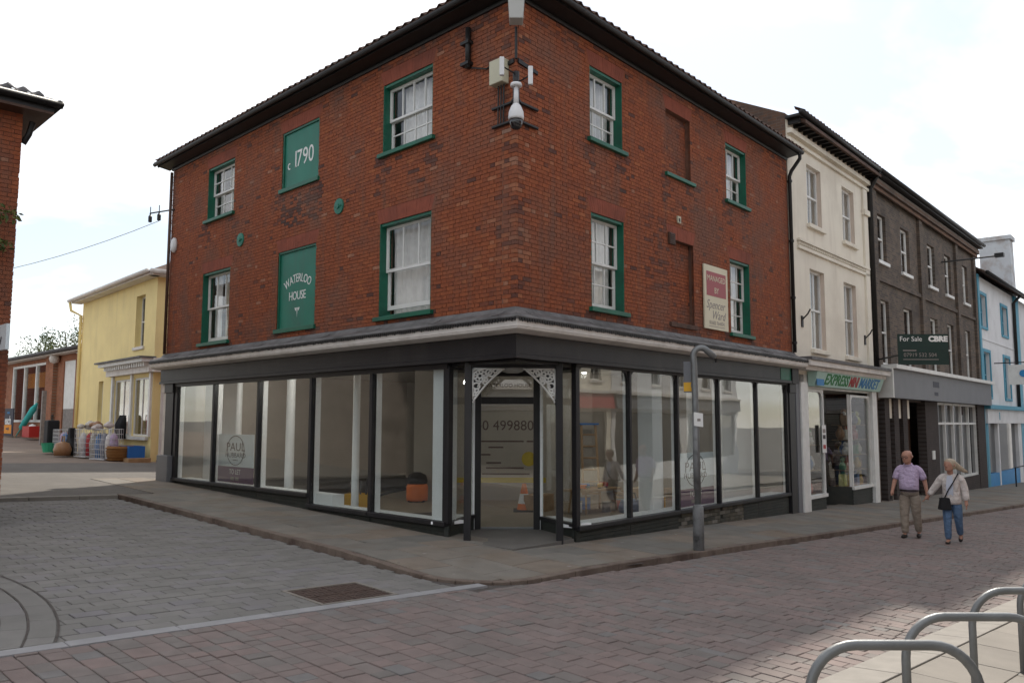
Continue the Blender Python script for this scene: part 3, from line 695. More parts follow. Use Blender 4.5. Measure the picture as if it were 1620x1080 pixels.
def curtain(fr, u0, u1, z0, z1, n, mat, parent, waves=9, amp=.025):
    b = MB(); K = waves*8; vs = []
    for i in range(K+1):
        t = i/K; u = u0+(u1-u0)*t; d = n+amp*math.sin(t*waves*2*math.pi)+amp*.5*math.sin(t*17.3+u*5)
        vs += [fr(u, d, z0), fr(u, d*1.0+.01*math.sin(t*9), z1)]
    b.add(vs, [(2*i, 2*i+2, 2*i+3, 2*i+1) for i in range(K)])
    return b.build('curtain', mat, parent, smooth=True)
def sash_window(fr, h, root, top, bot, cur=(('curtain', 0, 1),), split=.5, frame='green', sashm='white', sill='green', glass='glass', gap=0):
    u0, u1, z0, z1 = h; jw = .016
    b = MB()
    for a, c in ((u0+.002, u0+jw), (u1-jw, u1-.002)): b.box(fr, a, c, -.245, -.004, z0+.002, z1-.002)
    b.box(fr, u0+jw+.001, u1-jw-.001, -.245, -.02, z1-.05, z1-.003); b.box(fr, u0+jw+.001, u1-jw-.001, -.245, -.06, z0+.002, z0+.035)
    win = b.build('window', frame, root)
    MB().box(fr, u0-.08, u1+.08, -.2, .075, z0-.075, z0-.003).build('sill', sill, win, bevel=.006)
    a0, a1 = u0+jw+.004, u1-jw-.004; b0, b1 = z0+.038, z1-.052; zm = b0+(b1-b0)*split
    pane_cache = {}
    for (zz0, zz1, n0, (rows, cols), nm) in ((zm-.02, b1, -.135, top, 'upper_sash'), (b0+gap, zm+.02+gap*.3, -.18, bot, 'lower_sash')):
        s = MB(); st = .045; bot_rail = .075 if nm == 'lower_sash' else .04
        s.box(fr, a0, a0+st, n0-.04, n0, zz0, zz1); s.box(fr, a1-st, a1, n0-.04, n0, zz0, zz1)
        s.box(fr, a0+st, a1-st, n0-.04, n0, zz1-.045, zz1); s.box(fr, a0+st, a1-st, n0-.04, n0, zz0, zz0+bot_rail)
        i0, i1, j0, j1 = a0+st, a1-st, zz0+bot_rail, zz1-.045; gb = .011
        for k in range(1, cols):
            u = i0+(i1-i0)*k/cols; s.box(fr, u-gb, u+gb, n0-.035, n0-.004, j0, j1)
        for k in range(1, rows):
            z = j0+(j1-j0)*k/rows
            for q in range(cols):
                s.box(fr, i0+(i1-i0)*q/cols+(gb if q else 0), i0+(i1-i0)*(q+1)/cols-(gb if q < cols-1 else 0), n0-.035, n0-.006, z-gb, z+gb)
        s.build(nm, sashm, win)
        for r in range(rows):
            for q in range(cols):
                pu0, pu1 = i0+(i1-i0)*q/cols, i0+(i1-i0)*(q+1)/cols; pz0, pz1 = j0+(j1-j0)*r/rows, j0+(j1-j0)*(r+1)/rows
                MB().box(fr, pu0+.002, pu1-.002, n0-.023, n0-.018, pz0+.002, pz1-.002).build('pane', glass, win)
    for m, f0, f1 in cur:
        curtain(fr, a0+(a1-a0)*f0, a0+(a1-a0)*f1, z0+.03, z1-.03, -.33, m, win, max(2, int(10*(f1-f0))))
    return win
sash_window(FL, LW['UL'], house, (2, 3), (2, 3), (('curtain2', 0, .62), ('curtain', .85, 1)))
sash_window(FL, LW['UR'], house, (1, 4), (2, 4), (('curtain', 0, .83),))
sash_window(FL, LW['LL'], house, (1, 3), (1, 1), (('curtain2', 0, .6), ('curtain', .72, .98)), gap=.02)
sash_window(FL, LW['LR'], house, (1, 3), (1, 1), (('curtain', 0, 1.0),), gap=.10)
sash_window(FR, RW['U1'], house, (1, 3), (2, 3), (('curtain', 0, 1),))
sash_window(FR, RW['U3'], house, (1, 3), (2, 3), (('curtain', .25, 1), ('blind_brown', 0, .22)))
sash_window(FR, RW['L1'], house, (2, 3), (2, 3), (('curtain', 0, 1),))
sash_window(FR, RW['L3'], house, (2, 3), (2, 3), (('curtain', .1, 1),))
# green blind panels with lettering on the left facade
for key, h in LP.items():
    p = MB().box(FL, h[0]+.045, h[1]-.045, -.2, -.045, h[2]+.06, h[3]-.045).build('painted_panel', 'green_panel', house)
    f = MB()
    f.box(FL, h[0]+.002, h[0]+.043, -.22, -.015, h[2]+.058, h[3]-.002); f.box(FL, h[1]-.043, h[1]-.002, -.22, -.015, h[2]+.058, h[3]-.002)
    f.box(FL, h[0]+.044, h[1]-.044, -.22, -.015, h[3]-.043, h[3]-.002)
    f.build('panel_frame', 'green', p); MB().box(FL, h[0]-.05, h[1]+.05, -.22, .05, h[2]-.03, h[2]+.055).build('sill', 'green', p, bevel=.006)
    cu, rt = (h[0]+h[1])/2, (1, 0, 0)
    if key == 'P1':
        serif_line('1790', .50, lambda t, w_: (FL(cu-.10-t, -.043, h[2]+.63), rt, (0, 0, 1)), 'print_white', p, .88, .06)
        serif_line('c', .30, lambda t, w_: (FL(cu+.50-t, -.043, h[2]+.56), rt, (0, 0, 1)), 'print_white', p, .9)
    else:
        rad = .95
        serif_line('WATERLOO', .245, lambda t, w_: (FL(cu-rad*math.sin(t/rad), -.043, h[2]+1.07-rad+rad*math.cos(t/rad)), (math.cos(t/rad), 0, -math.sin(t/rad)), (math.sin(t/rad), 0, math.cos(t/rad))), 'print_white', p, .78, .05)
        serif_line('HOUSE', .25, lambda t, w_: (FL(cu-t, -.043, h[2]+.71), rt, (0, 0, 1)), 'print_white', p, .86, .06)
        o_ = MB()
        for s_ in (-1, 0, 1):
            o_.prism(FL, [(cu+s_*.07-.025, h[2]+.46), (cu+s_*.07+.025, h[2]+.46), (cu+s_*.05+.012, h[2]+.40), (cu+s_*.05-.012, h[2]+.40)], -.048, -.042)
        o_.prism(FL, [(cu-.012, h[2]+.40), (cu+.012, h[2]+.40), (cu, h[2]+.27)], -.048, -.042); o_.build('lettering', 'print_white', p)
# bricked-up openings on the right facade
for key, h in RP_.items():
    wl = wall_holes(FR, h[0], h[1], h[2], h[3], [], -.119, .1).build('blocked_opening', 'mortar', house)
    mb = MB()
    for a, c, z, st in bricks(h[0]+.004, h[1]-.004, h[2], h[3], [], []): mb.box(FR, a, c, -.15, -.11+random.uniform(-.001, .004), z+.004, z+GA-.004, min(1, max(0, random.gauss(.42, .16))))
    stuff(mb.build('brickwork', 'brick', wl))
    if key == 'U2': MB().box(FR, h[0]-.06, h[1]+.12, -.1, .06, h[2]-.07, h[2]-.002).build('sill', 'green', wl, bevel=.006)
    else: MB().box(FR, h[0]-.03, h[1]+.05, -.1, .04, h[2]-.09, h[2]-.002).build('sill', 'tile', wl, bevel=.006)
# green pattress plates
for s_, z_ in ((8.69, 5.86), (4.74, 5.89)):
    ax = (FL.u, FL.z, FL.n)
    p = MB().lathe(FL(s_, .004, z_), [(.155, 0), (.15, .022), (.05, .028), (.045, .05), (.0, .052)], 20, ax=ax).build('pattress_plate', 'green_panel', house)
    MB().box(FL, s_-.1, s_+.1, .03, .042, z_-.012, z_+.012).build('cross_bar', 'green', p)
MB().box(FR, 4.84, 4.96, .0, .03, 5.67, 5.80).build('air_brick', 'ivory', house); MB().box(FR, 4.875, 4.925, .028, .034, 5.69, 5.76).build('vent_hole', 'black', house)
g_ = MB().box(FR, 4.48, 4.70, .0, .045, 5.20, 5.42).build('extract_grille', 'brownwood', house)
for k in range(5): MB().box(FR, 4.5, 4.68, .046, .056, 5.22+k*.04, 5.24+k*.04).build('louvre', 'rust', g_)
# eaves: fascia, soffit, gutter, roof
sweep([(.0, 8.325), (.29, 8.365), (.29, 8.39), (.0, 8.35)], SL_+.25, TR_+.05).build('soffit', 'black', house)
sweep([(.295, 8.345), (.325, 8.345), (.325, 8.44), (.295, 8.44)], SL_+.25, TR_+.05).build('fascia_board', 'black', house)
sweep([(.001, 8.262), (.035, 8.262), (.045, 8.29), (.045, 8.318), (.001, 8.318)], SL_+.02, TR_+.0).build('eaves_board', 'black', house)
gut = [(.33+.05*(1-math.cos(t)), 8.43-.07*math.sin(t)) for t in [math.pi*i/8 for i in range(9)]]
gut = gut+[(n_-.006 if n_ > .38 else n_+.006, z_+.002) for n_, z_ in reversed(gut)]
sweep(gut, SL_+.30, TR_+.10).build('gutter', 'black', house, smooth=False)
ap = Vector((-6.6, 5.0, 11.7)); c0 = [FL(SL_+.3, .40, 8.47), corner_pt(.40)+Vector((0, 0, 8.47)), FR(TR_+.08, .40, 8.47), Vector((PBK.x-.3, 10.9, 8.47))]
roof = MB().add(c0+[ap+Vector((-.8, 0, 0)), ap+Vector((.8, 0, 0))]+[p-Vector((0, 0, .03)) for p in c0], [(0, 1, 5, 4), (1, 2, 5), (2, 3, 4, 5), (3, 0, 4), (9, 8, 7, 6), (0, 6, 7, 1), (1, 7, 8, 2), (2, 8, 9, 3), (3, 9, 6, 0)]).build('roof', 'tile', house)
I = Frame((0, 0, 0), (1, 0, 0), (0, 1, 0))
tm = MB(); pr = []
for i in range(9):
    t = i/8; pr.append((t*.235-.1175, .028*math.cos(t*2*math.pi+.6)))
vs_ = [(u, n_, z+(-.055 if n_ > 0 else .10)+k) for k in (0, .016) for n_ in (.06, -.22) for u, z in pr]
K = len(pr)
tm.add(vs_, [(i, i+1, K+i+1, K+i) for i in range(K-1)]+[(2*K+i, 2*K+i+1, 3*K+i+1, 3*K+i) for i in range(K-1)]+[(i, i+1, 2*K+i+1, 2*K+i) for i in range(K-1)])
tile_me = tm.mesh('roof_tile', 'tile', smooth=True)
for fr, ln in ((FL, SL_+.3), (FR, TR_+.1)):
    u = -.30
    while u < ln-.1:
        m4 = fr.mat(u, .36, 8.525+random.uniform(-.006, .006)); link('roof_tile', tile_me, roof, m4); u += .222
# downpipe at the right end
dp = MB(); dp.tube([FR(TR_-.02, .36, 8.36), FR(TR_+.02, .34, 8.25), FR(TR_+.02, .12, 7.98), FR(TR_+.02, .07, 7.85), FR(TR_+.02, .07, 3.5)], .045, 10)
d_ = dp.build('downpipe', 'black', house, smooth=True)
for z_ in (7.7, 6.2, 4.8, 3.7): MB().lathe(FR(TR_+.02, .07, z_), [(.047, 0), (.06, .005), (.06, .06), (.047, .065)], 10).build('collar', 'black', d_)
dp = MB(); dp.tube([FL(SL_-.06, .07, 8.2), FL(SL_-.06, .07, 3.5)], .04, 8); dp.build('downpipe', 'brownwood', house, smooth=True)

# ------------------------------------------------------------------ shopfront
sweep([(.02, 2.74), (.12, 2.74), (.12, 3.09), (.02, 3.09)], SL_-.02, TR_-.02).build('fascia', 'charcoal', house)
sweep([(.121, 2.735), (.15, 2.735), (.15, 2.79), (.121, 2.80)], SL_-.02, TR_-.02).build('fascia_moulding', 'charcoal', house)
sweep([(.10, 3.092), (.20, 3.092), (.24, 3.105), (.335, 3.125), (.35, 3.14), (.352, 3.16), (.362, 3.165), (.362, 3.262), (.10, 3.262)], SL_+.08, TR_+.06).build('cornice', 'cream_trim', house)
sweep([(.0, 3.264), (.375, 3.264), (.385, 3.30), (.36, 3.335), (.20, 3.375), (.09, 3.43), (.035, 3.50), (.0, 3.50)], SL_+.08, TR_+.06).build('lead_flashing', 'lead', house)
for fr, ln, st in ((FL, SL_+.05, -.36), (FR, TR_+.03, -.36)):     # scalloped lead hem
    b = MB(); u = st-.02
    while u < ln:
        wv = .058; h_ = random.uniform(.045, .062)
        b.prism(fr, [(u+.002, 3.285), (u+wv-.014, 3.285), (u+wv-.018, 3.285-h_*.75), (u+wv*.38, 3.285-h_), (u+.006, 3.285-h_*.75)], .376, .392); u += wv
    stuff(b.build('lead_scallops', 'black', house))
    u = st+.5
    while u < ln:          # lapped sheet joints
        MB().tube([fr(u, .03, 3.478), fr(u, .09, 3.434), fr(u, .2, 3.379), fr(u, .36, 3.338)], .006, 5).build('lead_lap', 'lead', house, smooth=True); u += random.uniform(1.1, 1.7)
ML = [11.74, 9.70, 7.62, 5.55, 3.56, 1.52]                        # mullion centres, left
SZL = [.455, .455, .455, .26, .26]                                # sill heights under each pane
MR_ = [1.50, 3.06, 4.72, 6.41, 8.24, 9.92]
SZR = .19
GT = 2.655
def shop_frame(fr, us, sills, gt, wdt, root, flip):
    pass
# head rails
MB().box(FL, 1.48, SL_-.05, -.06, .05, GT, 2.737).build('head_rail', 'charcoal', house)
MB().box(FR, 1.45, TR_-.05, -.06, .05, GT+.04, 2.737).build('head_rail', 'charcoal', house)
for i, s_ in enumerate(ML):
    z0 = min(SZL[max(0, i-1)], SZL[min(4, i)])
    wd = .045 if 0 < i < 5 else .07
    MB().box(FL, s_-wd, s_+wd, -.06, .035, z0-.03, GT+.04).build('mullion', 'charcoal', house, bevel=.006)
for s_ in ML[:5]: MB().box(FL, s_-.055, s_+.04, -.17, -.066, .2 if s_ < 5.6 else .42, GT+.02).build('inner_lining', 'intwhite', house)
for t_ in MR_[1:]: MB().box(FR, t_-.02, t_+.035, -.12, -.066, SZR-.02, GT+.03).build('inner_lining', 'intwhite', house)
for i, t_ in enumerate(MR_):
    wd = .03 if 0 < i < 5 else .05
    MB().box(FR, t_-wd, t_+wd, -.06, .035, SZR-.03, GT+.06).build('mullion', 'charcoal', house, bevel=.006)
for i in range(5):
    a, c = ML[i+1], ML[i]; z0 = SZL[i]
    MB().box(FL, a-.02 if i not in (2,) else a+.0, c+.03, -.05, .075, z0-.075, z0-.004).build('window_sill', 'charcoal', house, bevel=.008)
    MB().box(FL, a+.046, c-.046, -.018, -.010, z0-.004, GT).build('pane', 'shopglass', house)
    MB().box(FL, a+.03, c-.03, -.42, -.065, z0-.06, z0-.015).build('window_board', 'intwhite', house)
    if i == 3: MB().box(FL, a+.03, c-.03, -.09, -.066, z0-.01, z0+.0).build('window_board', 'intwhite', house)
for i in range(5):
    a, c = MR_[i], MR_[i+1]
    MB().box(FR, a-.02, c-.022, -.05, .075, SZR-.075, SZR-.004).build('window_sill', 'charcoal', house, bevel=.008)
    MB().box(FR, a+.031, c-.031, -.018, -.010, SZR-.004, GT+.04).build('pane', 'shopglass', house)
    MB().box(FR, a+.03, c-.03, -.42, -.065, SZR-.05, SZR-.005).build('window_board', 'intwhite', house)
    for sg, u in ((1, a+.03), (-1, c-.03)):      # curved head spandrels
        P = [(u, GT+.04)]+[(u+sg*(.17-.17*math.sin(t)), GT+.04-(.17-.17*math.cos(t))) for t in [math.pi/2*k/6 for k in range(7)]][::-1]
        P = [(u, GT+.04), (u+sg*.17, GT+.04)]+[(u+sg*(.17-.17*math.sin(t)), GT+.04-.22*(1-math.cos(t))) for t in [math.pi/2*k/6 for k in range(1, 7)]]
        MB().prism(FR, P, -.05, .0).build('spandrel', 'charcoal', house)
# stallrisers
for i in range(5):
    a, c = ML[i+1], ML[i]; z1 = SZL[i]-.078
    MB().box(FL, a+.0, c-.002, -.10, -.02, -.4, z1).build('stallriser', 'ribgreen', house)
    z = G(-a, 0)-.05
    while z+.05 < z1: MB().box(FL, a+.01, c-.01, -.019, .0, z, z+.056).build('stallriser_board', 'ribgreen', house); z += .062
for i in range(5):
    a, c = MR_[i], MR_[i+1]; z1 = SZR-.078
    p = MB().box(FR, a, c-.002, -.10, -.02, -.7, z1).build('stallriser', 'ribgreen', house)
    z = -.55
    if i in (2, 3):
        lim = a+.0 if i == 2 else a; lim2 = c if i == 2 else c-.75; k = 0
        while z+.065 < z1:
            u = lim+(.0 if k % 2 else .11)
            while u < lim2-.03:
                e = min(u+.215, lim2-.01); MB().box(FR, u, e, -.02, .0+random.uniform(-.002, .003), z, z+.064, min(1, max(0, random.gauss(.5, .3)))).build('brick', 'stallbrick', p); u += .225
            z += .073; k += 1
        z = -.55; s0 = c-.75 if i == 3 else 99
        while z+.05 < z1 and i == 3: MB().box(FR, s0+.005, c-.01, -.019, .003, z, z+.056).build('stallriser_board', 'ribgreen', p); z += .062
    else:
        while z+.05 < z1: MB().box(FR, a+.01, c-.01, -.019, .0, z, z+.056).build('stallriser_board', 'ribgreen', p); z += .062
# end pilasters
def pilaster(fr, u0, u1, n1, zb, zt, mat, capm=None):
    p = MB().box(fr, u0, u1, -.1, n1, zb, zt).build('pilaster', mat, house, bevel=.006)
    MB().box(fr, u0-.02, u1+.02, -.1, n1+.03, zt-.22, zt-.001).build('capital', capm or mat, p, bevel=.006)
    return p
pilaster(FL, 11.83, 12.28, .06, -.2, 2.735, 'charcoal'); MB().box(FL, 11.80, 12.45, -.05, .16, -.2, .98).build('pilaster_base', 'grey_fascia', house, bevel=.01)
pilaster(FL, 12.29, 12.5, .03, -.2, 2.735, 'cream_trim')
pilaster(FR, 9.98, 10.32, .06, -.8, 2.735, 'charcoal')
MB().box(FR, 9.35, 9.95, .1215, .128, 2.80, 3.08).build('old_green_fascia', 'green', house)
MB().box(FR, 9.96, 10.35, .1215, .16, 2.74, 3.088).build('console', 'black', house)
# corner posts and arch over the lobby
p1, p2 = Vector((-1.10, .06, 0)), FR(1.13, -.06, 0)
for p in (p1, p2):
    o = MB(); o.lathe((p.x, p.y, -.2), [(.062, 0), (.062, 2.94)], 4); o.v = [tuple(v) for v in o.v]
    po = MB().box(Frame(p, (.7071, .7071, 0), (.7071, -.7071, 0)), -.055, .055, -.055, .055, -.15, 2.735).build('corner_post', 'charcoal', house, bevel=.008)
dgn = (p2-p1).normalized(); FD = Frame(p1, dgn, (dgn.y, -dgn.x, 0)); DW = (p2-p1).length
MB().box(FD, .06, DW-.06, -.03, .03, 2.66, 2.735).build('lobby_beam', 'charcoal', house)
for sg, u in ((1, .056), (-1, DW-.056)):
    P = [(u, 2.66), (u+sg*.54, 2.66)]+[(u+sg*.54*(1-math.sin(t))*.98, 2.66-.66*(1-math.cos(t))) for t in [math.pi/2*k/8 for k in range(1, 9)]]
    MB().prism(FD, P, -.028, -.002).build('arch_spandrel', 'charcoal', house)
    br = MB()          # cast iron filigree bracket
    def rod(pts, r=.016): br.tube([FD(u+sg*a*1.02, .018, 2.65-d*.88) for a, d in pts], max(r, .0155), 6)
    def ring(a, d, rad, r=.010): rod([(a+rad*math.cos(t), d+rad*math.sin(t)) for t in [2*math.pi*k/12 for k in range(13)]], r)
    rod([(.02, .015), (.50, .015)]); rod([(.015, .01), (.015, .56)])
    rod([(.46*(1-q)+.015-.02*math.sin(q*math.pi), .58*q+.015-.02*math.sin(q*math.pi)) for q in [k/10 for k in range(11)]], .014)
    ring(.125, .14, .10, .013); ring(.125, .14, .04, .013); ring(.07, .32, .055); ring(.30, .10, .05); ring(.2, .26, .03); ring(.075, .40, .03); ring(.26, .07, .045); ring(.36, .05, .032); ring(.045, .46, .025); ring(.43, .035, .02); ring(.2, .2, .04)
    for t in range(8):
        a = t*math.pi/4; rod([(.115+.035*math.cos(a), .13+.035*math.sin(a)), (.115+.09*math.cos(a), .13+.09*math.sin(a))], .011)
    rod([(.02, .02), (.05, .05)]); rod([(.19, .19), (.24, .14), (.3, .1)]); rod([(.18, .2), (.12, .27), (.09, .34)])
    br.lathe(FD(u+sg*.02, .018, 2.65-.53), [(.0, -.02), (.02, 0), (.0, .02)], 8)
    br.build('filigree_bracket', 'white', house, smooth=True)
# lobby: floor, soffit, returns, door
D1, D2 = Vector((-2.09, 1.10, 0)), Vector((-1.29, 1.90, 0))
MB().vprism([(-1.45, -.02), (-.02, -.02), FR(1.42, 0, 0).xy[:], (D2.x, D2.y), (D1.x, D1.y)], -.35, -.004).build('lobby_floor', 'asphalt', house)
MB().vprism([(-1.45, .03), (-.03, .03), FR(1.42, -.03, 0).xy[:], (D2.x, D2.y), (D1.x, D1.y)], 2.70, 2.73).build('lobby_ceiling', 'charcoal', house)
MB().vprism([(-3.6, .0), (-.05, .0), FR(3.6, -.0, 0).xy[:], (-3.0, 3.0)], 2.74, 3.04).build('lobby_header', 'charcoal', house)
def ret(A, B, zs):
    d = (B-A).normalized(); L0 = (B-A).length; f = Frame(A, d, (d.y, -d.x, 0))
    if f.n.dot(Vector((1, -1, 0))) < 0: f = Frame(A, d, (-d.y, d.x, 0))
    MB().box(f, .0, L0-.05, -.05, .02, -.3, zs-.06).build('return_stallriser', 'ribgreen', house)
    MB().box(f, .05, L0-.05, -.05, .045, zs-.058, zs-.002).build('window_sill', 'charcoal', house)
    MB().box(f, .05, L0-.05, -.04, .03, GT, 2.698).build('head_rail', 'charcoal', house)
    MB().box(f, .06, L0-.06, -.008, .0, zs, GT-.002).build('pane', 'shopglass', house)
    MB().box(f, .06, L0-.06, -.30, -.051, zs-.05, zs-.006).build('window_board', 'intwhite', house)
    MB().box(f, L0-.05, L0+.0, -.03, .025, -.01, 2.69).build('white_bead', 'intwhite', house)
ret(Vector((-1.50, .0, 0)), D1, .25); ret(FR(1.50, 0, 0), D2, .22)
dd = (D2-D1).normalized(); FDo = Frame(D1, dd, (dd.y, -dd.x, 0)); DL = (D2-D1).length
b = MB(); b.box(FDo, .0, .115, -.06, .05, 0, 2.698); b.box(FDo, DL-.115, DL, -.06, .05, 0, 2.698); b.box(FDo, .116, DL-.116, -.06, .045, 2.12, 2.24); b.box(FDo, .116, DL-.116, -.06, .045, 2.60, 2.697)
b.build('door_frame', 'charcoal', house)
door = MB().box(FDo, .118, DL-.118, -.035, -.027, .03, 2.118).build('door_pane', 'shopglass', house)
MB().box(FDo, .118, DL-.118, -.06, .03, 0, .028).build('threshold', 'galv', house)
tp = MB().box(FDo, .118, DL-.118, -.035, -.027, 2.245, 2.598).build('transom_pane', 'shopglass', house)
text('WATERLOO HOUSE', .092, FDo(DL/2, -.024, 2.44), dd, 'print_brown', tp, ext=.001)
bl_ = MB(); bl_.lathe(FD(DW/2, -.42, 2.699), [(.20, 0), (.20, -.03), (.17, -.075), (.1, -.10), (0, -.105)], 20); tag(bl_.build('lobby_light', 'lightlens', None, smooth=True), 'round frosted bulkhead light over the corner shop door', 'lamp')

# interior
room = [(-12.2, .12), (-.12, .12), FR(10.2, -.12, 0).xy[:], (-12.2, 10.1)]
MB().vprism(room, -.15, -.006).build('shop_floor', 'intfloor', house)
b = MB(); b.vprism([(-12.25, .1), (-12.15, .1), (-12.15, 7.5), (-12.25, 7.5)], -.1, 3.04); b.vprism([(-12.2, 7.4), (-5.2, 7.4), (-5.2, 7.52), (-12.2, 7.52)], -.1, 3.04); b.vprism([(-5.2, 7.4), (-5.08, 7.4), (-5.08, 10.05), (-5.2, 10.05)], -.1, 3.04); b.vprism([(-5.08, 9.9), (-.95, 9.9), (-.95, 10.02), (-5.08, 10.02)], -.1, 3.04)
b.build('interior_wall', 'interior', house)
FP = Frame(CAM+Vector((Fv.x, Fv.y, 0)).normalized()*19.6-Vector((0, 0, CAM.z)), (Rv.x, Rv.y, 0), (Rv.y, -Rv.x, 0))
part = MB().box(FP, -2.3, 1.9, -.08, 0, -.004, 3.03).build('partition', 'interior', house)
bn = tag(MB().box(FP, -1.6, .85, .003, .010, .35, 2.05).build('wall_banner', 'interior', None), 'printed wall banner with phone number seen through the corner door', 'banner')
text('40 499880', .33, FP(-.17, .011, 1.72), FP.u, 'print_brown', bn, ext=.001, sx=.98)
for z_, u0_, u1_ in ((1.36, -.75, .28), (1.36, .35, .6), (1.22, -.55, -.2), (1.05, -.72, -.5), (.86, -.6, -.25), (.74, -.6, .28), (.60, -.7, .42)):
    MB().box(FP, u0_, u1_, .011, .013, z_-.018, z_+.018).build('print_line', 'print_brown', bn)
MB().lathe(FP(.40, .011, .95), [(.17, 0), (.17, .003)], 24, ax=(FP.u, FP.z, FP.n)).build('yellow_disc', 'print_yellow', bn)
MB().box(FP, -1.55, .8, .011, .014, .40, .52).build('yellow_band', 'print_yellow', bn)
def spot(x_, y_, pw, nm_):
    t = thing('ceiling_spotlight', 'lit spotlight on the shop ceiling behind the %s' % nm_, 'lamp', (x_, y_, 2.9), 'lit spotlights on the shop ceiling')
    MB().lathe((x_, y_, 2.86), [(.03, .18), (.03, .08), (.055, .06), (.06, 0), (.05, 0)], 10).build('housing', 'cctvwhite', t)
    e = bpy.data.materials.get('lamp_glow')
    if not e:
        e = bpy.data.materials.new('lamp_glow'); e.use_nodes = True; bs_ = e.node_tree.nodes['Principled BSDF']; bs_.inputs['Emission Color'].default_value = (1, .95, .88, 1); bs_.inputs['Emission Strength'].default_value = 12
    MB().lathe((x_, y_, 2.852), [(.045, 0), (.045, .006)], 10).build('lens', e, t)
    ld_ = bpy.data.lights.new('spotlight_bulb', 'POINT'); ld_.energy = pw; ld_.color = (1, .95, .88); ld_.shadow_soft_size = .06; lo = bpy.data.objects.new('spotlight_bulb', ld_); col.objects.link(lo); lo.location = (x_, y_, 2.80); lo.parent = t; lo.matrix_parent_inverse = Matrix.Translation(-t.location)
for x_, y_, nm_ in ((-10.9, .9, 'leftmost pane'), (-8.7, .55, 'second pane from the left end'), (-6.5, .55, 'third pane from the left end'), (-3.4, .7, 'last left pane before the corner'), (-2.9, 5.0, 'first pane right of the corner door'), (-2.9, 7.6, 'second pane right of the corner door')): spot(x_, y_, 11, nm_)
def column(fr, u, n, r, sq=False, name='interior_column'):
    if sq: return MB().box(fr, u-r, u+r, n-r, n+r, -.005, 3.04).build(name, 'intwhite', house)
    p = fr(u, n, 0); return MB().lathe(p, [(r*1.25, -.005), (r*1.25, .05), (r, .12), (r*.92, 2.7), (r*1.3, 2.8), (r*1.3, 3.04)], 16).build(name, 'intwhite', house, smooth=True)
column(FL, 5.13, -.75, .075); column(FL, 7.62, -.75, .1); column(FL, 10.0, -.75, .08); column(FL, 1.86, -.24, .14, True)
column(FR, 4.55, -.5, .16, True); column(FR, 5.05, -.62, .1); column(FR, 6.75, -.8, .1); MB().box(FL, 4.9, 5.5, -.35, -.1, .22, .45).build('white_box', 'intwhite', house)
MB().box(FL, 10.0, 11.7, -.75, -.7, 0, 2.9).build('back_panel', 'intwhite', house)
MB().box(FR, 8.3, 9.85, -.9, -.85, -.1, 2.9).build('back_panel', 'intwhite', house)

# ------------------------------------------------------------------ generic neighbours
def nwin(root, fr, h, frame='white', rec=.14, cols=2, rows=2, sill='white', glass='dark_glass', split=True, surround=None, cur=None, sd=.06, pn=None):
    u0, u1, z0, z1 = h; b = MB(); w_ = .065; n0 = -rec
    b.box(fr, u0+.003, u0+w_, n0-.06, n0, z0+.003, z1-.003); b.box(fr, u1-w_, u1-.003, n0-.06, n0, z0+.003, z1-.003)
    b.box(fr, u0+w_, u1-w_, n0-.06, n0, z1-w_, z1-.003); b.box(fr, u0+w_, u1-w_, n0-.06, n0, z0+.003, z0+w_)
    if split: b.box(fr, u0+w_, u1-w_, n0-.05, n0+.01, (z0+z1)/2-.025, (z0+z1)/2+.025)
    for k in range(1, cols):
        u = u0+(u1-u0)*k/cols; b.box(fr, u-.012, u+.012, n0-.045, n0-.006, z0+w_, z1-w_)
    wn = b.build('window', frame, root)
    for r in range(rows):
        for q in range(cols):
            a, c = u0+w_+(u1-u0-2*w_)*q/cols, u0+w_+(u1-u0-2*w_)*(q+1)/cols; d, e = z0+w_+(z1-z0-2*w_)*r/rows, z0+w_+(z1-z0-2*w_)*(r+1)/rows
            MB().box(fr, a+.003, c-.003, n0-.034, n0-.028, d+.003, e-.003).build('pane', pn or glass, wn)
    if cur: curtain(fr, u0+.05, u0+.05+(u1-u0-.1)*cur[1], z0+.04, z1-.04, n0-.16, cur[0], wn, 5)
    if sill: MB().box(fr, u0-.09, u1+.09, -rec, sd, z0-.11, z0-.002).build('sill', sill, wn, bevel=.008)
    if surround:
        s = MB(); s.box(fr, u0-.14, u0-.002, .001, .05, z0, z1+.14); s.box(fr, u1+.002, u1+.14, .001, .05, z0, z1+.14); s.box(fr, u0-.001, u1+.001, .001, .05, z1+.002, z1+.14); s.build('surround', surround, wn)
    return wn
def gable_roof(root, fr, u0, u1, depth, ze, rise, ov, mat, thick=.08, name='roof'):
    P = [(ov, ze), (-depth/2, ze+rise+ov*rise/(depth/2)), (-depth-ov, ze), (-depth-ov, ze+thick), (-depth/2, ze+rise+thick+ov*rise/(depth/2)), (ov, ze+thick)]
    k = len(P); vs = [fr(u0, n, z) for n, z in P]+[fr(u1, n, z) for n, z in P]
    return MB().add(vs, [(0, 1, 4, 5), (1, 2, 3, 4), (k+5, k+4, k+1, k), (k+4, k+3, k+2, k+1)]+[(i, (i+1) % k, k+(i+1) % k, k+i) for i in range(k)]).build(name, mat, root)
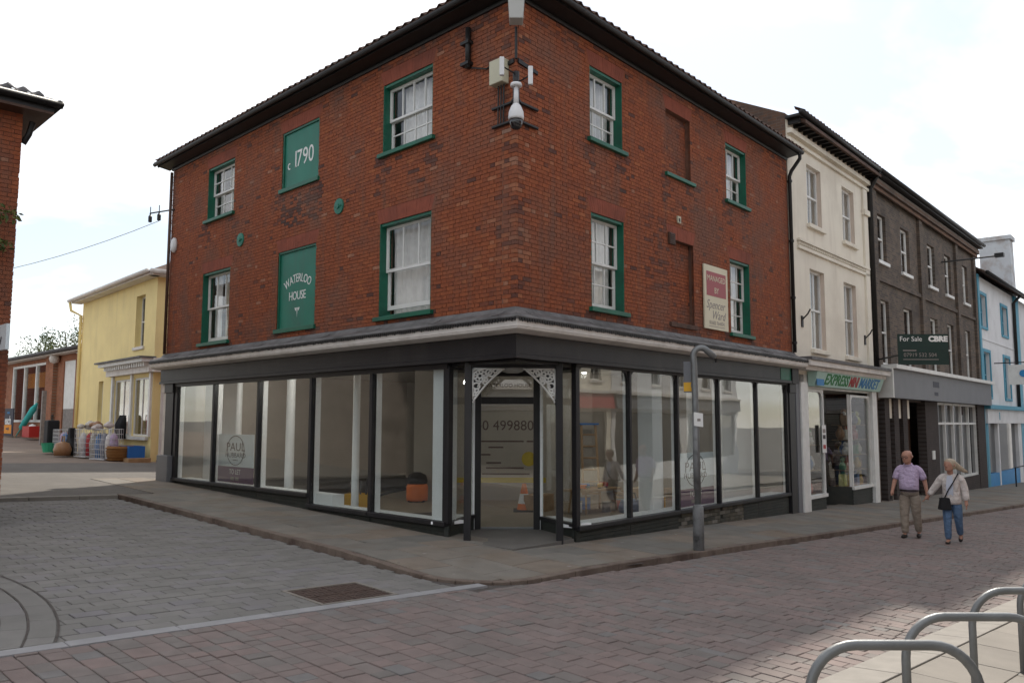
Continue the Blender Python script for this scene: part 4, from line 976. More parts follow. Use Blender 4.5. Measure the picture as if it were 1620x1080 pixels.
def shell(root, fr, u0, u1, depth, zb, ze, mat, gable=0, gmat=None):
    """side and rear walls"""
    for u, s in ((u0, 1), (u1, -1)):
        P = [(-.02, zb), (-depth, zb), (-depth, ze)]+([(-depth/2, ze+gable)] if gable else [])+[(-.02, ze)]
        k = len(P); vs = [fr(u, n, z) for n, z in P]+[fr(u+s*.2, n, z) for n, z in P]
        MB().add(vs, [tuple(range(k)), tuple(range(2*k-1, k-1, -1))]+[(i, (i+1) % k, k+(i+1) % k, k+i) for i in range(k)]).build('side_wall', gmat or mat, root)
    MB().box(fr, u0+.2, u1-.2, -depth, -depth+.2, zb, ze).build('rear_wall', mat, root)

# ---- cream rendered building with mini market
cream = thing('cream_building', 'cream rendered three storey building above the mini market', 'building', FR(13.5, 0, -.5))
CU = [(11.70, 12.70, 6.93, 8.52), (14.34, 15.34, 6.93, 8.52)]; CLW = [(11.70, 12.72, 3.68, 5.76), (14.22, 15.24, 3.66, 5.74)]
wall_holes(FR, 10.45, 16.62, 3.0, 9.35, CU+CLW, 0, .3).build('wall', 'cream_wall', cream)
for h in CU+CLW:
    nwin(cream, FR, h, 'white', .11, 2, 2, 'cream_wall', glass='glass', cur=('curtain', .75), sd=.09)
    MB().box(FR, h[1]-.004, h[1]-.0005, -.11, -.002, h[2], h[3]).build('reveal', 'cream_surround', cream)
M['bt_gable'] = brick_tex('gable_brick', (.17, .085, .05), (.10, .065, .05), (.13, .105, .085), (FR.n.x, FR.n.y), soot=(.05, .04, .035))
shell(cream, FR, 10.42, 16.66, 8.5, 2.5, 9.51, 'bt_gable', gable=2.12)
# brackets, cornice, string course
MB().box(FR, 10.46, 16.6, .001, .12, 9.0, 9.12).build('eaves_cornice', 'cream_wall', cream); MB().box(FR, 10.46, 16.6, .001, .07, 8.82, 8.90).build('eaves_moulding', 'cream_wall', cream)
MB().box(FR, 10.40, 16.66, .001, .36, 9.36, 9.42).build('soffit', 'black', cream)
u = 10.55
while u < 16.6: MB().box(FR, u, u+.09, .002, .30, 9.24, 9.358).build('eaves_bracket', 'black', cream); u += .33
MB().tube([FR(10.38, .40, 9.44), FR(16.68, .40, 9.44)], .06, 8).build('gutter', 'black', cream, smooth=True)
rf_ = gable_roof(cream, FR, 10.63, 16.68, 8.5, 9.22, 2.1, .42, 'tile')
u = 10.55
while u < 16.6: link('roof_tile', tile_me, rf_, FR.mat(u+.1, .40, 9.53+random.uniform(-.008, .008))); u += .222
MB().box(FR, 10.9, 16.4, .001, .06, 6.16, 6.24).build('string_course', 'cream_wall', cream); MB().box(FR, 10.9, 16.4, .001, .08, 6.36, 6.42).build('string_course', 'cream_wall', cream)
u = 10.95
while u < 16.35: MB().box(FR, u, u+.06, .001, .05, 6.28, 6.35).build('dentil', 'cream_wall', cream); u += .13
MB().box(FR, 16.05, 16.4, .001, .06, 3.2, 8.8).build('quoin_pilaster', 'cream_wall', cream); MB().box(FR, 16.0, 16.45, .001, .12, 8.0, 8.16).build('capital', 'cream_wall', cream)
# shopfront
MB().box(FR, 10.44, 16.75, .001, .42, 3.19, 3.32).build('shop_cornice', 'cream_trim', cream); MB().box(FR, 10.44, 16.72, .001, .30, 3.09, 3.188).build('shop_cornice', 'cream_trim', cream)
MB().box(FR, 10.44, 16.75, .0, .46, 3.322, 3.40).build('lead_cover', 'lead', cream)
sgn = MB().hexa([FR(11.3, .02, 2.72), FR(16.55, .02, 2.72), FR(16.55, .16, 2.72), FR(11.3, .16, 2.72), FR(11.25, .02, 3.085), FR(16.6, .02, 3.085), FR(16.6, .28, 3.085), FR(11.25, .28, 3.085)]).build('shop_sign', 'turq', None)
tag(sgn, 'shop sign reading EXPRESS MINI MARKET in green, red and blue letters', 'sign')
upv = (FR(0, .12, .365)-FR(0, 0, 0)).normalized()
for tx, m_, u_, sx_ in (('EXPRESS', 'print_green', 12.78, 1.75), ('MINI', 'print_red', 14.08, .72), ('MARKET', 'print_blue', 15.38, 1.7)):
    text(tx, .40, FR(u_, .224, 2.90), FR.u, m_, sgn, up=upv, ext=.004, fit=sx_, shear=.15, bold=.008)
MB().box(FR, 11.32, 11.8, .225, .235, 2.74, 2.9).build('sign_patch', 'print_blue', sgn)
MB().box(FR, 10.62, 11.06, -.05, .10, -.9, 2.80).build('pilaster', 'white', cream, bevel=.01); MB().box(FR, 10.38, 10.615, -.05, .06, -.9, 2.80).build('pilaster', 'grey_fascia', cream, bevel=.01)
MB().box(FR, 16.02, 16.42, -.05, .10, -1.0, 2.72).build('pilaster', 'white', cream, bevel=.01)
MB().box(FR, 16.43, 16.68, -.1, .04, -1.0, 3.1).build('party_wall', 'brownwood', cream)
MB().box(FR, 11.06, 16.02, -.2, -.001, 2.66, 3.0).build('shop_head', 'white', cream)
def shopwin(u0, u1, z0, z1, zb, n=0):
    f = MB(); f.box(FR, u0, u0+.06, n-.06, n+.02, z0, z1); f.box(FR, u1-.06, u1, n-.06, n+.02, z0, z1); f.box(FR, u0+.06, u1-.06, n-.06, n+.02, z1-.06, z1); f.box(FR, u0-.02, u1+.02, n-.06, n+.06, z0-.08, z0-.001)
    wn = f.build('shop_window', 'white', cream); MB().box(FR, u0+.061, u1-.061, n-.03, n-.022, z0, z1-.061).build('pane', 'shopglass', wn)
    for sg, u in ((1, u0+.06), (-1, u1-.06)):
        P = [(u, z1-.06), (u+sg*.2, z1-.06)]+[(u+sg*(.2-.2*math.sin(t)), z1-.06-.25*(1-math.cos(t))) for t in [math.pi/2*k/6 for k in range(1, 7)]]
        MB().prism(FR, P, n-.05, n+.01).build('spandrel', 'white', wn)
    MB().box(FR, u0, u1, n-.08, n+.0, zb, z0-.081).build('stallriser', 'ribgreen', wn)
    for k in range(5): MB().box(FR, u0, u1, n+.001, n+.012, z0-.15-k*.085, z0-.085-k*.085).build('stallriser_board', 'ribgreen', wn)
shopwin(11.1, 12.3, .02, 2.65, -.9); shopwin(14.35, 16.0, .06, 2.58, -1.0)
# recessed entrance between the windows: canted return and a dark door
RA, RB = FR(14.35, -.02, 0), FR(13.75, -1.2, 0)
d = (RB-RA).normalized(); fr_ = Frame(RA, d, (-d.y, d.x, 0) if Vector((-d.y, d.x, 0)).dot(FR.u) < 0 else (d.y, -d.x, 0)); LL_ = (RB-RA).length
MB().box(fr_, .03, LL_, -.008, 0, .06, 2.5).build('return_pane', 'shopglass', cream); MB().box(fr_, .0, LL_, -.05, .03, -1.0, .058).build('return_stallriser', 'ribgreen', cream); MB().box(fr_, .0, .06, -.03, .03, .06, 2.6).build('return_post', 'white', cream)
MB().box(FR, 12.3, 12.36, -1.2, -.06, -.9, 2.65).build('return_wall', 'brownwood', cream)
MB().box(FR, 12.36, 13.75, -1.26, -1.2, -.6, 2.0).build('shop_door', 'brownwood', cream); MB().box(FR, 12.6, 13.5, -1.199, -1.19, .4, 1.85).build('door_pane', 'dark_glass', cream); MB().box(FR, 12.36, 14.3, -1.26, -1.2, 2.0, 2.65).build('transom', 'brownwood', cream)
MB().box(FR, 11.06, 16.02, -1.3, -.06, 2.66, 2.72).build('shop_ceiling', 'ceil', cream); MB().box(FR, 10.7, 16.3, -3.0, .0, -1.0, -.62).build('shop_floor', 'slate', cream)
MB().box(FR, 10.6, 16.4, -1.5, -1.4, -1, 2.9).build('inner_wall', 'interior', cream)
shelves = []
for (u0, u1, zs) in ((12.42, 13.72, (-.05, .42, .90, 1.38)), (11.17, 12.23, (.02, .62, 1.25)), (14.42, 15.95, (.06, .50, .92, 1.34, 1.76))):
    nb_ = 1.05 if 12.4 < u0 < 13 else 0
    for q, z in enumerate(zs): MB().box(FR, u0, u1, -.55-nb_*.6, -.09-nb_*.8, z-.02, z).build('shelf', 'wood', cream); shelves.append((u0, u1, z, ('lowest', 'second lowest', 'middle', 'second highest', 'highest')[q], 'left' if u0 < 12 else 'doorway' if u0 < 13 else 'right'))
def ornament(kind, r):
    b = MB()
    if kind == 0: b.lathe((0, 0, 0), [(.04, 0), (.075, .05), (.08, .12), (.035, .2), (.045, .24)], 8)
    elif kind == 1: b.box(I, -.07, .07, -.05, .05, 0, .2)
    elif kind == 2: b.lathe((0, 0, 0), [(.06, 0), (.03, .03), (.07, .1), (.05, .2), (.02, .26)], 8)
    else:
        b.lathe((0, 0, 0), [(.07, 0), (.08, .08), (.05, .16)], 8); b.lathe((0, 0, .15), [(.0, 0), (.05, .04), (.045, .1), (0, .13)], 8)
    return b.mesh('ornament', 'orn%d' % r, smooth=kind in (0, 2, 3))
OM = {(k, r): ornament(k, r) for k in range(4) for r in range(9)}
CN = ['cream', 'dark blue', 'amber', 'red', 'green', 'white', 'brown', 'yellow', 'slate grey']; KN = ['vase', 'box', 'bottle', 'figurine']
for (u0, u1, z, sh_, sd_) in shelves:
    u = u0+.1
    while u < u1-.08:
        kk_, cc_ = random.randrange(4), random.randrange(9); o = link('ornament', OM[(kk_, cc_)], None, FR.mat(u, random.uniform(-.45, -.2)-(.68 if sd_ == 'doorway' else 0), z+.001) @ Matrix.Scale(random.uniform(1.1, 1.7), 4))
        tag(o, "%s %s on the %s shelf in the mini market's %s display" % (CN[cc_], KN[kk_], sh_, sd_), 'ornament', 'ornaments in the mini market window'); u += random.uniform(.125, .175)
nt_ = MB().box(FR, 12.0, 12.28, .062, .068, 1.05, 1.75).build('shop_notice', 'print_white', None); tag(nt_, "white paper notice on the mini market's left window", 'poster')
for zz, m_ in ((1.6, 'print_grey'), (1.45, 'print_dark'), (1.2, 'print_red')): MB().box(FR, 12.05, 12.23, .0685, .071, zz-.05, zz+.05).build('notice_mark', m_, nt_)
# downpipe between cream and dark buildings
MB().tube([FR(16.62, .38, 9.40), FR(16.64, .2, 9.1), FR(16.66, .08, 8.9), FR(16.66, .08, 3.2)], .07, 8).build('downpipe', 'black', cream, smooth=True)
for uu, zz in ((11.05, 4.3), (15.85, 4.2)):
    MB().tube([FR(uu, .0, zz+.05), FR(uu, .16, zz+.2), FR(uu+.02, .22, zz+.32)], .02, 6).build('flag_bracket', 'black', cream); MB().box(FR, uu-.05, uu+.05, .001, .03, zz-.12, zz+.16).build('bracket_plate', 'black', cream)

# ---- dark brick building
M['bt_dark'] = brick_tex('dark_brick', (.135, .098, .072), (.072, .056, .047), (.16, .14, .118), (FR.u.x, FR.u.y), soot=(.035, .03, .027))
dark = thing('dark_brick_building', 'long dark sooty brick building with white sash windows and grey shop fascia', 'building', FR(24, 0, -.9))
DUW = [(17.40, 18.35, 6.85, 8.36), (19.98, 20.98, 6.82, 8.36), (23.32, 24.32, 6.80, 8.36), (25.80, 26.75, 6.78, 8.36), (28.72, 29.6, 6.78, 8.36)]
DLW = [(a, c, 3.62, 5.63) for a, c, _, _ in DUW]
wall_holes(FR, 16.72, 31.0, 2.5, 9.35, DUW+DLW, 0, .3).build('wall', 'bt_dark', dark)
for q_, h in enumerate(DUW+DLW): nwin(dark, FR, h, 'white', .10, 1, 2, 'white', sd=.08, pn='glass', cur=('curtain' if q_ % 3 else 'curtain2', (.5, .9, .35)[q_ % 3]))
for u in (16.8, 22.0, 27.3, 30.5): MB().box(FR, u, u+.38, .001, .1, 3.5, 9.2).build('pilaster', 'bt_dark', dark)
MB().box(FR, 17.2, 31.0, .001, .07, 6.18, 6.30).build('string_course', 'bt_dark', dark); MB().box(FR, 16.74, 31.0, .1005, .16, 8.98, 9.1).build('eaves_course', 'bt_gable', dark); MB().box(FR, 16.74, 31.0, .1, .24, 9.11, 9.3).build('eaves_course', 'bt_gable', dark)
MB().box(FR, 16.7, 31.1, .0, .38, 9.36, 9.42).build('soffit', 'black', dark); MB().tube([FR(16.7, .42, 9.45), FR(31.15, .42, 9.50)], .07, 8).build('gutter', 'black', dark, smooth=True)
shell(dark, FR, 16.7, 31.02, 8.5, -1.5, 9.3, 'bt_dark', gable=2.6)
rf_ = gable_roof(dark, FR, 16.69, 31.08, 8.5, 9.42, 2.6, .45, 'slate')
MB().lathe(FR(20.5, -.6, 9.75), [(.12, 0), (.1, .25), (.14, .3), (.1, .5)], 8).build('roof_vent', 'tile', dark)
MB().box(FR, 16.95, 31.1, .0, .55, 3.44, 3.56).build('shop_cornice', 'white', dark); MB().box(FR, 17.0, 31.05, .0, .40, 2.56, 3.438).build('fascia', 'grey_fascia', dark); MB().box(FR, 16.9, 17.0, .0, .44, 2.56, 3.438).build('fascia_end', 'white', dark)
for z_, m_ in ((3.12, .2), (2.80, .12)): MB().box(FR, 22.0-m_*2, 22.0+m_*2, .401, .405, z_-m_*.5, z_+m_*.5).build('faded_mark', 'navy', dark)
M['bt_shop'] = brick_tex('shop_pier_tile', (.05, .036, .032), (.038, .028, .026), (.07, .06, .055), (FR.u.x, FR.u.y), .2, .07)
for u0, u1 in ((17.1, 17.55), (18.0, 18.5), (18.95, 19.45), (21.6, 23.25), (29.6, 31.0)): MB().box(FR, u0, u1, -.15, .12, -1.6, 2.555).build('pier', 'bt_shop', dark)
for u0, u1 in ((17.55, 18.0), (18.5, 18.95), (19.45, 19.9)):
    MB().box(FR, u0, u1, -.1, .06, 1.95, 2.555).build('cream_capital', 'cream_wall', dark); MB().box(FR, u0, u1, -.25, -.15, -1.6, 1.949).build('slot_pane', 'dark_glass', dark); MB().box(FR, u0+.12, u1-.12, -.149, .03, -1.6, -.0).build('cream_upright', 'cream_wall', dark)
MB().box(FR, 19.9, 21.6, -.5, -.4, -1.6, 2.55).build('shop_door', 'brownwood', dark); MB().box(FR, 20.2, 21.2, -.395, -.385, .2, 2.2).build('door_pane', 'dark_glass', dark); MB().box(FR, 20.2, 21.0, -.38, -.37, 1.7, 2.3).build('door_notice', 'palewhite', dark)
MB().box(FR, 22.2, 22.5, .121, .16, .55, .85).build('white_plaque', 'white', dark)
MB().box(FR, 23.25, 29.6, -.12, .1, -1.6, -.3).build('stallriser', 'bt_shop', dark)
f = MB()
for k in range(6): f.box(FR, 23.25+k*1.26, 23.33+k*1.26, -.1, .05, -.3, 2.55)
for k in range(5):
    for z_ in (-.3, 1.75, 2.47): f.box(FR, 23.33+k*1.26, 24.51+k*1.26, -.1, .04, z_, z_+.08)
wn = f.build('shop_window', 'white', dark)
for k in range(5):
    for z0, z1 in ((-.22, 1.75), (1.83, 2.47)): MB().box(FR, 23.33+k*1.26, 24.51+k*1.26, -.06, -.05, z0, z1).build('pane', 'dark_glass', wn)
fl = MB(); fl.tube([FR(25.3, .0, 7.95), FR(25.6, 1.0, 8.0), FR(25.9, 1.75, 8.06)], .03, 6); fl = fl.build('floodlight_arm', 'black', dark); MB().box(FR, 25.85, 26.1, 1.7, 2.0, 8.02, 8.16).build('floodlight_head', 'black', fl)
# for sale board projecting from the dark building
bc = FR(19.6, .0, 0); A_, B_ = Vector((.0, 14.9, 0)), Vector((.98, 15.88, 0))
d = (B_-A_).normalized(); Fs = Frame(A_, d, (d.y, -d.x, 0)); LB = (B_-A_).length
sb = MB().box(Fs, 0, LB, -.03, .0, 3.40, 4.24).build('sale_board', 'board_green', None); tag(sb, 'dark green For Sale board projecting over the grey fascia', 'sign')
text('For Sale', .19, Fs(.36, .002, 4.10), Fs.u, 'print_white', sb, ext=.001); text('CBRE', .2, Fs(LB-.28, .002, 4.10), Fs.u, 'print_white', sb, ext=.001, sx=1.1, bold=.012)
text('07919 532 504', .15, Fs(.6, .002, 3.66), Fs.u, 'print_grey', sb, ext=.001); MB().box(Fs, .13, .5, .001, .003, 3.77, 3.80).build('print_line', 'print_grey', sb); MB().box(Fs, .13, 1.1, .001, .003, 3.53, 3.55).build('print_line', 'print_grey', sb)
MB().box(Fs, .5, .56, -.7, -.03, 3.5, 3.56).build('support_arm', 'black', sb); MB().tube([FR(16.9, .0, 3.7), Fs(.2, -.03, 3.7)], .025, 6).build('support_arm', 'black', sb); MB().tube([FR(18.9, .1, 4.0), Fs(1.2, -.03, 4.0)], .025, 6).build('support_arm', 'black', sb)

# ---- white building with blue trim
wb = thing('white_building', 'white rendered building with sky blue window surrounds beyond the dark brick one', 'building', FR(36, 0, -1.1))
WUW = [(31.62, 32.95, 6.08, 7.5), (36.4, 37.8, 6.06, 7.45)]; WLW = [(31.85, 33.2, 2.98, 4.95), (36.4, 37.8, 2.98, 4.95)]
wall_holes(FR, 31.05, 43.5, 2.4, 8.3, WUW+WLW, 0, .3).build('wall', 'white_wall', wb)
for h in WUW+WLW: nwin(wb, FR, h, 'blue', .14, 1, 2, 'blue', surround='blue')
MB().box(FR, 31.06, 31.4, .001, .1, -1.8, 8.3).build('pilaster', 'blue', wb); MB().box(FR, 39.6, 40.6, .001, .1, -1.8, 8.3).build('pilaster', 'blue', wb); MB().box(FR, 31.4, 39.6, .001, .03, 5.5, 5.56).build('string_course', 'white_wall', wb)
shell(wb, FR, 31.05, 43.5, 8.5, -1.8, 8.28, 'white_wall', gable=2.6); gable_roof(wb, FR, 31.0, 43.7, 8.5, 8.32, 2.6, .4, 'tile')
MB().tube([FR(31.0, .5, 8.32), FR(43.7, .5, 8.32)], .08, 8).build('gutter', 'black', wb, smooth=True); MB().tube([FR(39.3, .45, 8.3), FR(39.3, .1, 7.9), FR(39.3, .1, 2.6)], .08, 8).build('downpipe', 'black', wb, smooth=True)
ch_ = MB().hexa([FR(41.6, -1.75, 8), FR(42.6, -1.75, 8), FR(42.6, -.25, 8), FR(41.6, -.25, 8), FR(41.6, -1.75, 11.7), FR(42.6, -1.75, 11.7), FR(42.6, -.3, 11.7), FR(41.6, -.3, 11.7)]).build('chimney', 'palebrick', wb); MB().box(FR, 41.5, 42.7, -1.83, -.2, 11.7, 11.92).build('chimney_cap', 'palebrick', ch_)
MB().box(FR, 31.1, 43.4, .0, .35, 2.42, 2.60).build('shop_cornice', 'blue', wb); MB().box(FR, 31.2, 43.3, .0, .2, 1.80, 2.418).build('fascia', 'white_wall', wb); MB().box(FR, 33.6, 33.8, .201, .205, 1.95, 2.3).build('faded_mark', 'blue', wb)
for u0, u1 in ((31.2, 31.7), (33.7, 33.95), (38.6, 39.5)): MB().box(FR, u0, u1, -.1, .1, -1.8, 1.798).build('shop_post', 'blue' if u0 < 33 else 'white_wall', wb)
for u0, u1 in ((31.7, 33.7), (33.95, 38.6), (39.5, 43)): MB().box(FR, u0, u1, -.08, -.05, -.4, 1.798).build('shop_pane', 'dark_glass', wb); MB().box(FR, u0, u1, -.1, .08, -1.15, -.402).build('stallriser', 'blue_bright', wb); MB().box(FR, u0, u1, -.1, .06, -1.8, -1.152).build('plinth', 'stallbrick', wb)
hr = thing('handrail', 'black metal handrail beside the blue shopfront', 'railing', FR(35, .6, -1.2))
for u in (33.4, 36.2): MB().tube([FR(u, .75, -1.3), FR(u, .75, -.15)], .03, 6).build('upright', 'black', hr)
MB().tube([FR(33.4, .75, -.15), FR(36.2, .75, -.15)], .03, 6).build('rail', 'black', hr)
hs = thing('hanging_sign', 'white square hanging sign with blue emblem on white building', 'sign', FR(35, 0, 4.4))
MB().tube([FR(34.2, 0, 4.55), FR(34.2, 1.9, 4.55)], .025, 6).build('bracket', 'black', hs)
sg_ = MB().box(FR, 34.17, 34.23, .55, 1.75, 3.55, 4.45).build('sign_board', 'white', hs); MB().lathe(FR(34.16, 1.15, 4.05), [(.16, 0), (.16, .01)], 16, ax=(FR.n, FR.z, -FR.u)).build('emblem', 'blue_bright', hs)
far = thing('far_gable_house', 'pale rendered house with dark eaves at the far right end of the street', 'house', FR(47, 0, -1.3))
Ff = frame_dir(FR(44.0, 1.2, 0), 10)
wall_holes(Ff, 0, 9, -1.8, 7.9, [(1.2, 2.4, 5.2, 6.8), (1.2, 2.6, 2.2, 4.2)], 0, .3).build('wall', 'white_wall', far)
for h in ((1.2, 2.4, 5.2, 6.8), (1.2, 2.6, 2.2, 4.2)): nwin(far, Ff, h, 'white', .12, 1, 2)
shell(far, Ff, 0, 9, 8, -1.8, 7.88, 'white_wall', gable=2.5); gable_roof(far, Ff, -.3, 9.3, 8, 7.92, 2.5, .4, 'tile'); MB().box(Ff, -.3, 9.3, .4, .44, 7.75, 8.0).build('fascia_board', 'black', far)

# ---- yellow house on the left
FY = Frame((-19.7, 2.54, 0), (-.9986, .052, 0), (-.052, -.9986, 0)); FYs = Frame((-19.7, 2.54, 0), (.052, .9986, 0), (.9986, -.052, 0))
yh = thing('yellow_house', 'pale yellow rendered two storey house with a small white shopfront', 'house', (-19.7, 2.54, .4))
YW = [(1.15, 2.1, 4.42, 6.25), (5.55, 6.15, 1.7, 3.35)]; YSW = [(.35, 1.95, 1.30, 3.32), (2.2, 4.15, 1.30, 3.32)]
wall_holes(FY, 0, 8.9, -.2, 6.75, YW+YSW, 0, .3).build('wall', 'yellow_wall', yh)
wall_holes(FYs, .31, 7, -.2, 6.75, [(.45, 1.5, .4, 3.3)], 0, .3).build('wall', 'yellow_wall', yh)
nwin(yh, FY, YW[0], 'white', .2, 3, 4, 'cream_trim'); nwin(yh, FY, YW[1], 'white', .15, 2, 3, None)
for h in YSW:
    nwin(yh, FY, h, 'white', .04, 2, 1, None, split=False, pn='shopglass'); MB().box(FY, h[0]-.1, h[1]+.1, .0, .12, 1.18, 1.295).build('window_sill', 'white', yh)
for u in (.05, 2.0, 4.17): MB().box(FY, u, u+.16, .001, .08, 1.296, 3.45).build('pilaster', 'white', yh)
MB().box(FY, .3, 4.2, -1.2, -1.1, .6, 3.4).build('back_panel', 'curtain2', yh)
cm = MB().box(FY, -.15, 4.75, .0, .45, 3.80, 3.92).build('shop_cornice', 'white', yh); MB().box(FY, -.1, 4.6, .001, .2, 3.46, 3.798).build('fascia', 'cream_trim', yh); MB().box(FY, -.2, 4.9, .0, .55, 3.921, 3.98).build('lead_cover', 'lead', yh)
u = 0
while u < 4.5: MB().box(FY, u, u+.12, .201, .33, 3.66, 3.798).build('dentil', 'white', cm); u += .24
MB().box(FYs, .451, 1.499, -.2, -.14, .4, 3.28).build('door', 'darkred', yh); MB().box(FYs, .25, .45, .001, .06, .4, 3.4).build('door_post', 'white', yh); MB().box(FYs, 1.5, 1.7, .001, .06, .4, 3.4).build('door_post', 'white', yh)
MB().box(FYs, -.1, 3, .0, .35, 3.46, 3.92).build('fascia', 'cream_trim', yh); MB().box(FYs, .2, 1.8, .0, .6, .2, .52).build('doorstep', 'lane_brown', yh)
MB().add([FY(-.35, .4, 6.85), FY(9.2, .4, 6.85), FY(9.2, -3.5, 8.8), FY(2.6, -3.5, 8.8), FYs(7.2, .35, 6.85), FY(9.2, -7.2, 6.85), FY(-.35, .4, 6.78), FY(9.2, .4, 6.78)], [(0, 1, 2, 3), (0, 3, 4), (3, 2, 5, 4), (0, 6, 7, 1)]).build('roof', 'tile', yh)
MB().tube([FY(-.35, .47, 6.82), FY(9.25, .47, 6.82)], .08, 8).build('gutter', 'cream_trim', yh, smooth=True); MB().tube([FYs(-.4, .47, 6.82), FYs(6, .47, 6.82)], .08, 8).build('gutter', 'cream_trim', yh, smooth=True)
MB().box(FY, -.3, 9.1, .02, .4, 6.70, 6.77).build('soffit', 'cream_trim', yh); MB().box(FYs, -.3, 6, .02, .4, 6.70, 6.77).build('soffit', 'cream_trim', yh)
MB().tube([FY(9.1, .47, 6.75), FY(9.1, .4, 6.4), FY(8.85, .08, 6.2), FY(8.85, .08, 1.0)], .06, 8).build('downpipe', 'yellow_wall', yh, smooth=True)
MB().box(FYs, 1.0, 1.25, .001, .1, 5.0, 5.25).build('alarm_box', 'cctvwhite', yh)
# window display
MB().box(FY, 3.15, 3.3, -.5, -.35, 1.3, 3.0).build('red_display', 'print_red', yh); MB().box(FY, .7, 1.4, -.3, -.28, 1.35, 2.0).build('red_display', 'print_red', yh)
ct = MB(); 
for k in range(3): ct.tube([FY(2.25+k*.2, .17, 2.02), FY(2.3+k*.2, .22, 1.7), FY(2.28+k*.2, .22, 1.2)], [.05, .14, .12], 8)
tag(ct.build('black_coats', 'blackcloth', None, smooth=True), 'black coats hanging outside the yellow shop window', 'coat')

# ---- single storey brick shop
FS = Frame((-33.3, 4.55, 0), (-1, .0, 0), (0, -1, 0))
M['bt_shop2'] = brick_tex('orange_brick', (.33, .125, .06), (.25, .09, .045), (.24, .17, .12), (1, 0))
bs = thing('brick_shop', 'low orange brick shop with a wide white framed window', 'shop', (-38, 4.5, .9))
wall_holes(FS, -3, 13.2, .3, 5.05, [(4.8, 11.4, 1.75, 4.85), (.9, 2.6, 1.2, 4.75)], 0, .3).build('wall', 'bt_shop2', bs)
f = MB()
for u in (4.8, 6.95, 9.1, 11.25): f.box(FS, u, u+.16, -.1, .03, 1.75, 4.85)
for k in range(3):
    for z in (1.75, 4.72): f.box(FS, 4.96+k*2.15, 6.95+k*2.15, -.1, .02, z, z+.12)
wn = f.build('shop_window', 'white', bs)
for k in range(3): MB().box(FS, 4.96+k*2.15, 6.95+k*2.15, -.06, -.045, 1.87, 4.72).build('pane', 'shopglass', wn)
MB().box(FS, 5.0, 6.2, -.3, -.28, 3.9, 4.6).build('purple_sign', 'purple', bs); MB().box(FS, 6.6, 9.6, -.3, -.28, 3.6, 4.4).build('orange_sign', 'print_orange', bs); MB().box(FS, 4.6, 11.6, -2.2, -2.1, .9, 4.8).build('inner_wall', 'interior', bs)
MB().box(FS, 3.6, 4.8, .001, .2, .3, 5.05).build('pier', 'bt_shop2', bs); MB().box(FS, .9, 2.6, -.1, -.05, 2.4, 4.75).build('white_panel', 'white', bs); MB().box(FS, .9, 2.6, -.1, -.06, .3, 2.398).build('side_door', 'greywood', bs)
MB().box(FS, -3, 13.4, .0, .5, 5.06, 5.2).build('soffit', 'cream_trim', bs); MB().tube([FS(-3, .55, 5.2), FS(13.5, .55, 5.2)], .1, 8).build('gutter', 'slate', bs, smooth=True)
MB().add([FS(-3, .55, 5.25), FS(13.6, .55, 5.25), FS(13.6, -3.5, 6.4), FS(-3, -3.5, 6.4), FS(13.6, -7.5, 5.25), FS(-3, -7.5, 5.25)], [(0, 1, 2, 3), (3, 2, 4, 5)]).build('roof', 'slate', bs); shell(bs, FS, -3, 13.2, 7, .3, 5.04, 'bt_shop2', gable=1.0)
MB().tube([FS(.3, .07, 5.1), FS(.3, .07, 2.4)], .06, 8).build('downpipe', 'black', bs)
MB().lathe(FS(3.3, .25, 4.9), [(0, -.25), (.2, -.18), (.25, 0), (.2, .18), (0, .25)], 12).build('globe_lamp', 'cream_trim', bs, smooth=True)
tag(MB().hexa([(-33.6+a, 3.1+b_, z) for z, q in ((.5, .09), (3.2, .08)) for a, b_ in ((-q, -q), (q, -q), (q, q), (-q, q))]).build('timber_post', 'greywood', None), 'weathered grey timber post in front of the brick shop', 'post')
# far red brick house and dark roof behind
M['bt_far'] = brick_tex('far_red_brick', (.20, .055, .035), (.16, .045, .03), (.15, .09, .07), (0, 1))
fh = thing('far_red_house', 'dark red brick house with slate roof behind the low brick shop', 'house', (-74, 12, 1.3)); Fh = frame_dir((-78, 10.5, 0), 40)
wall_holes(Fh, 1, 9, .5, 6.6, [(4, 5.2, 3.6, 5.4)], 0, .3).build('wall', 'bt_far', fh); nwin(fh, Fh, (4, 5.2, 3.6, 5.4), 'white', .1); shell(fh, Fh, 1, 9, 8, .5, 6.6, 'bt_far', gable=1); gable_roof(fh, Fh, .8, 9.3, 8, 6.6, 1.1, .4, 'slate')
fh2 = thing('far_left_house', 'red brick house end at the far left edge behind the street board', 'house', (-66, 5, 1.3)); Fh2 = frame_dir((-66, 3.2, 0), 60)
wall_holes(Fh2, -9, 3.2, .5, 7.0, [], 0, .3).build('wall', 'bt_far', fh2); shell(fh2, Fh2, -9, 3.2, 6, .5, 7, 'bt_far', gable=2); gable_roof(fh2, Fh2, -9.3, 3.5, 6, 7, 2.0, .3, 'slate')

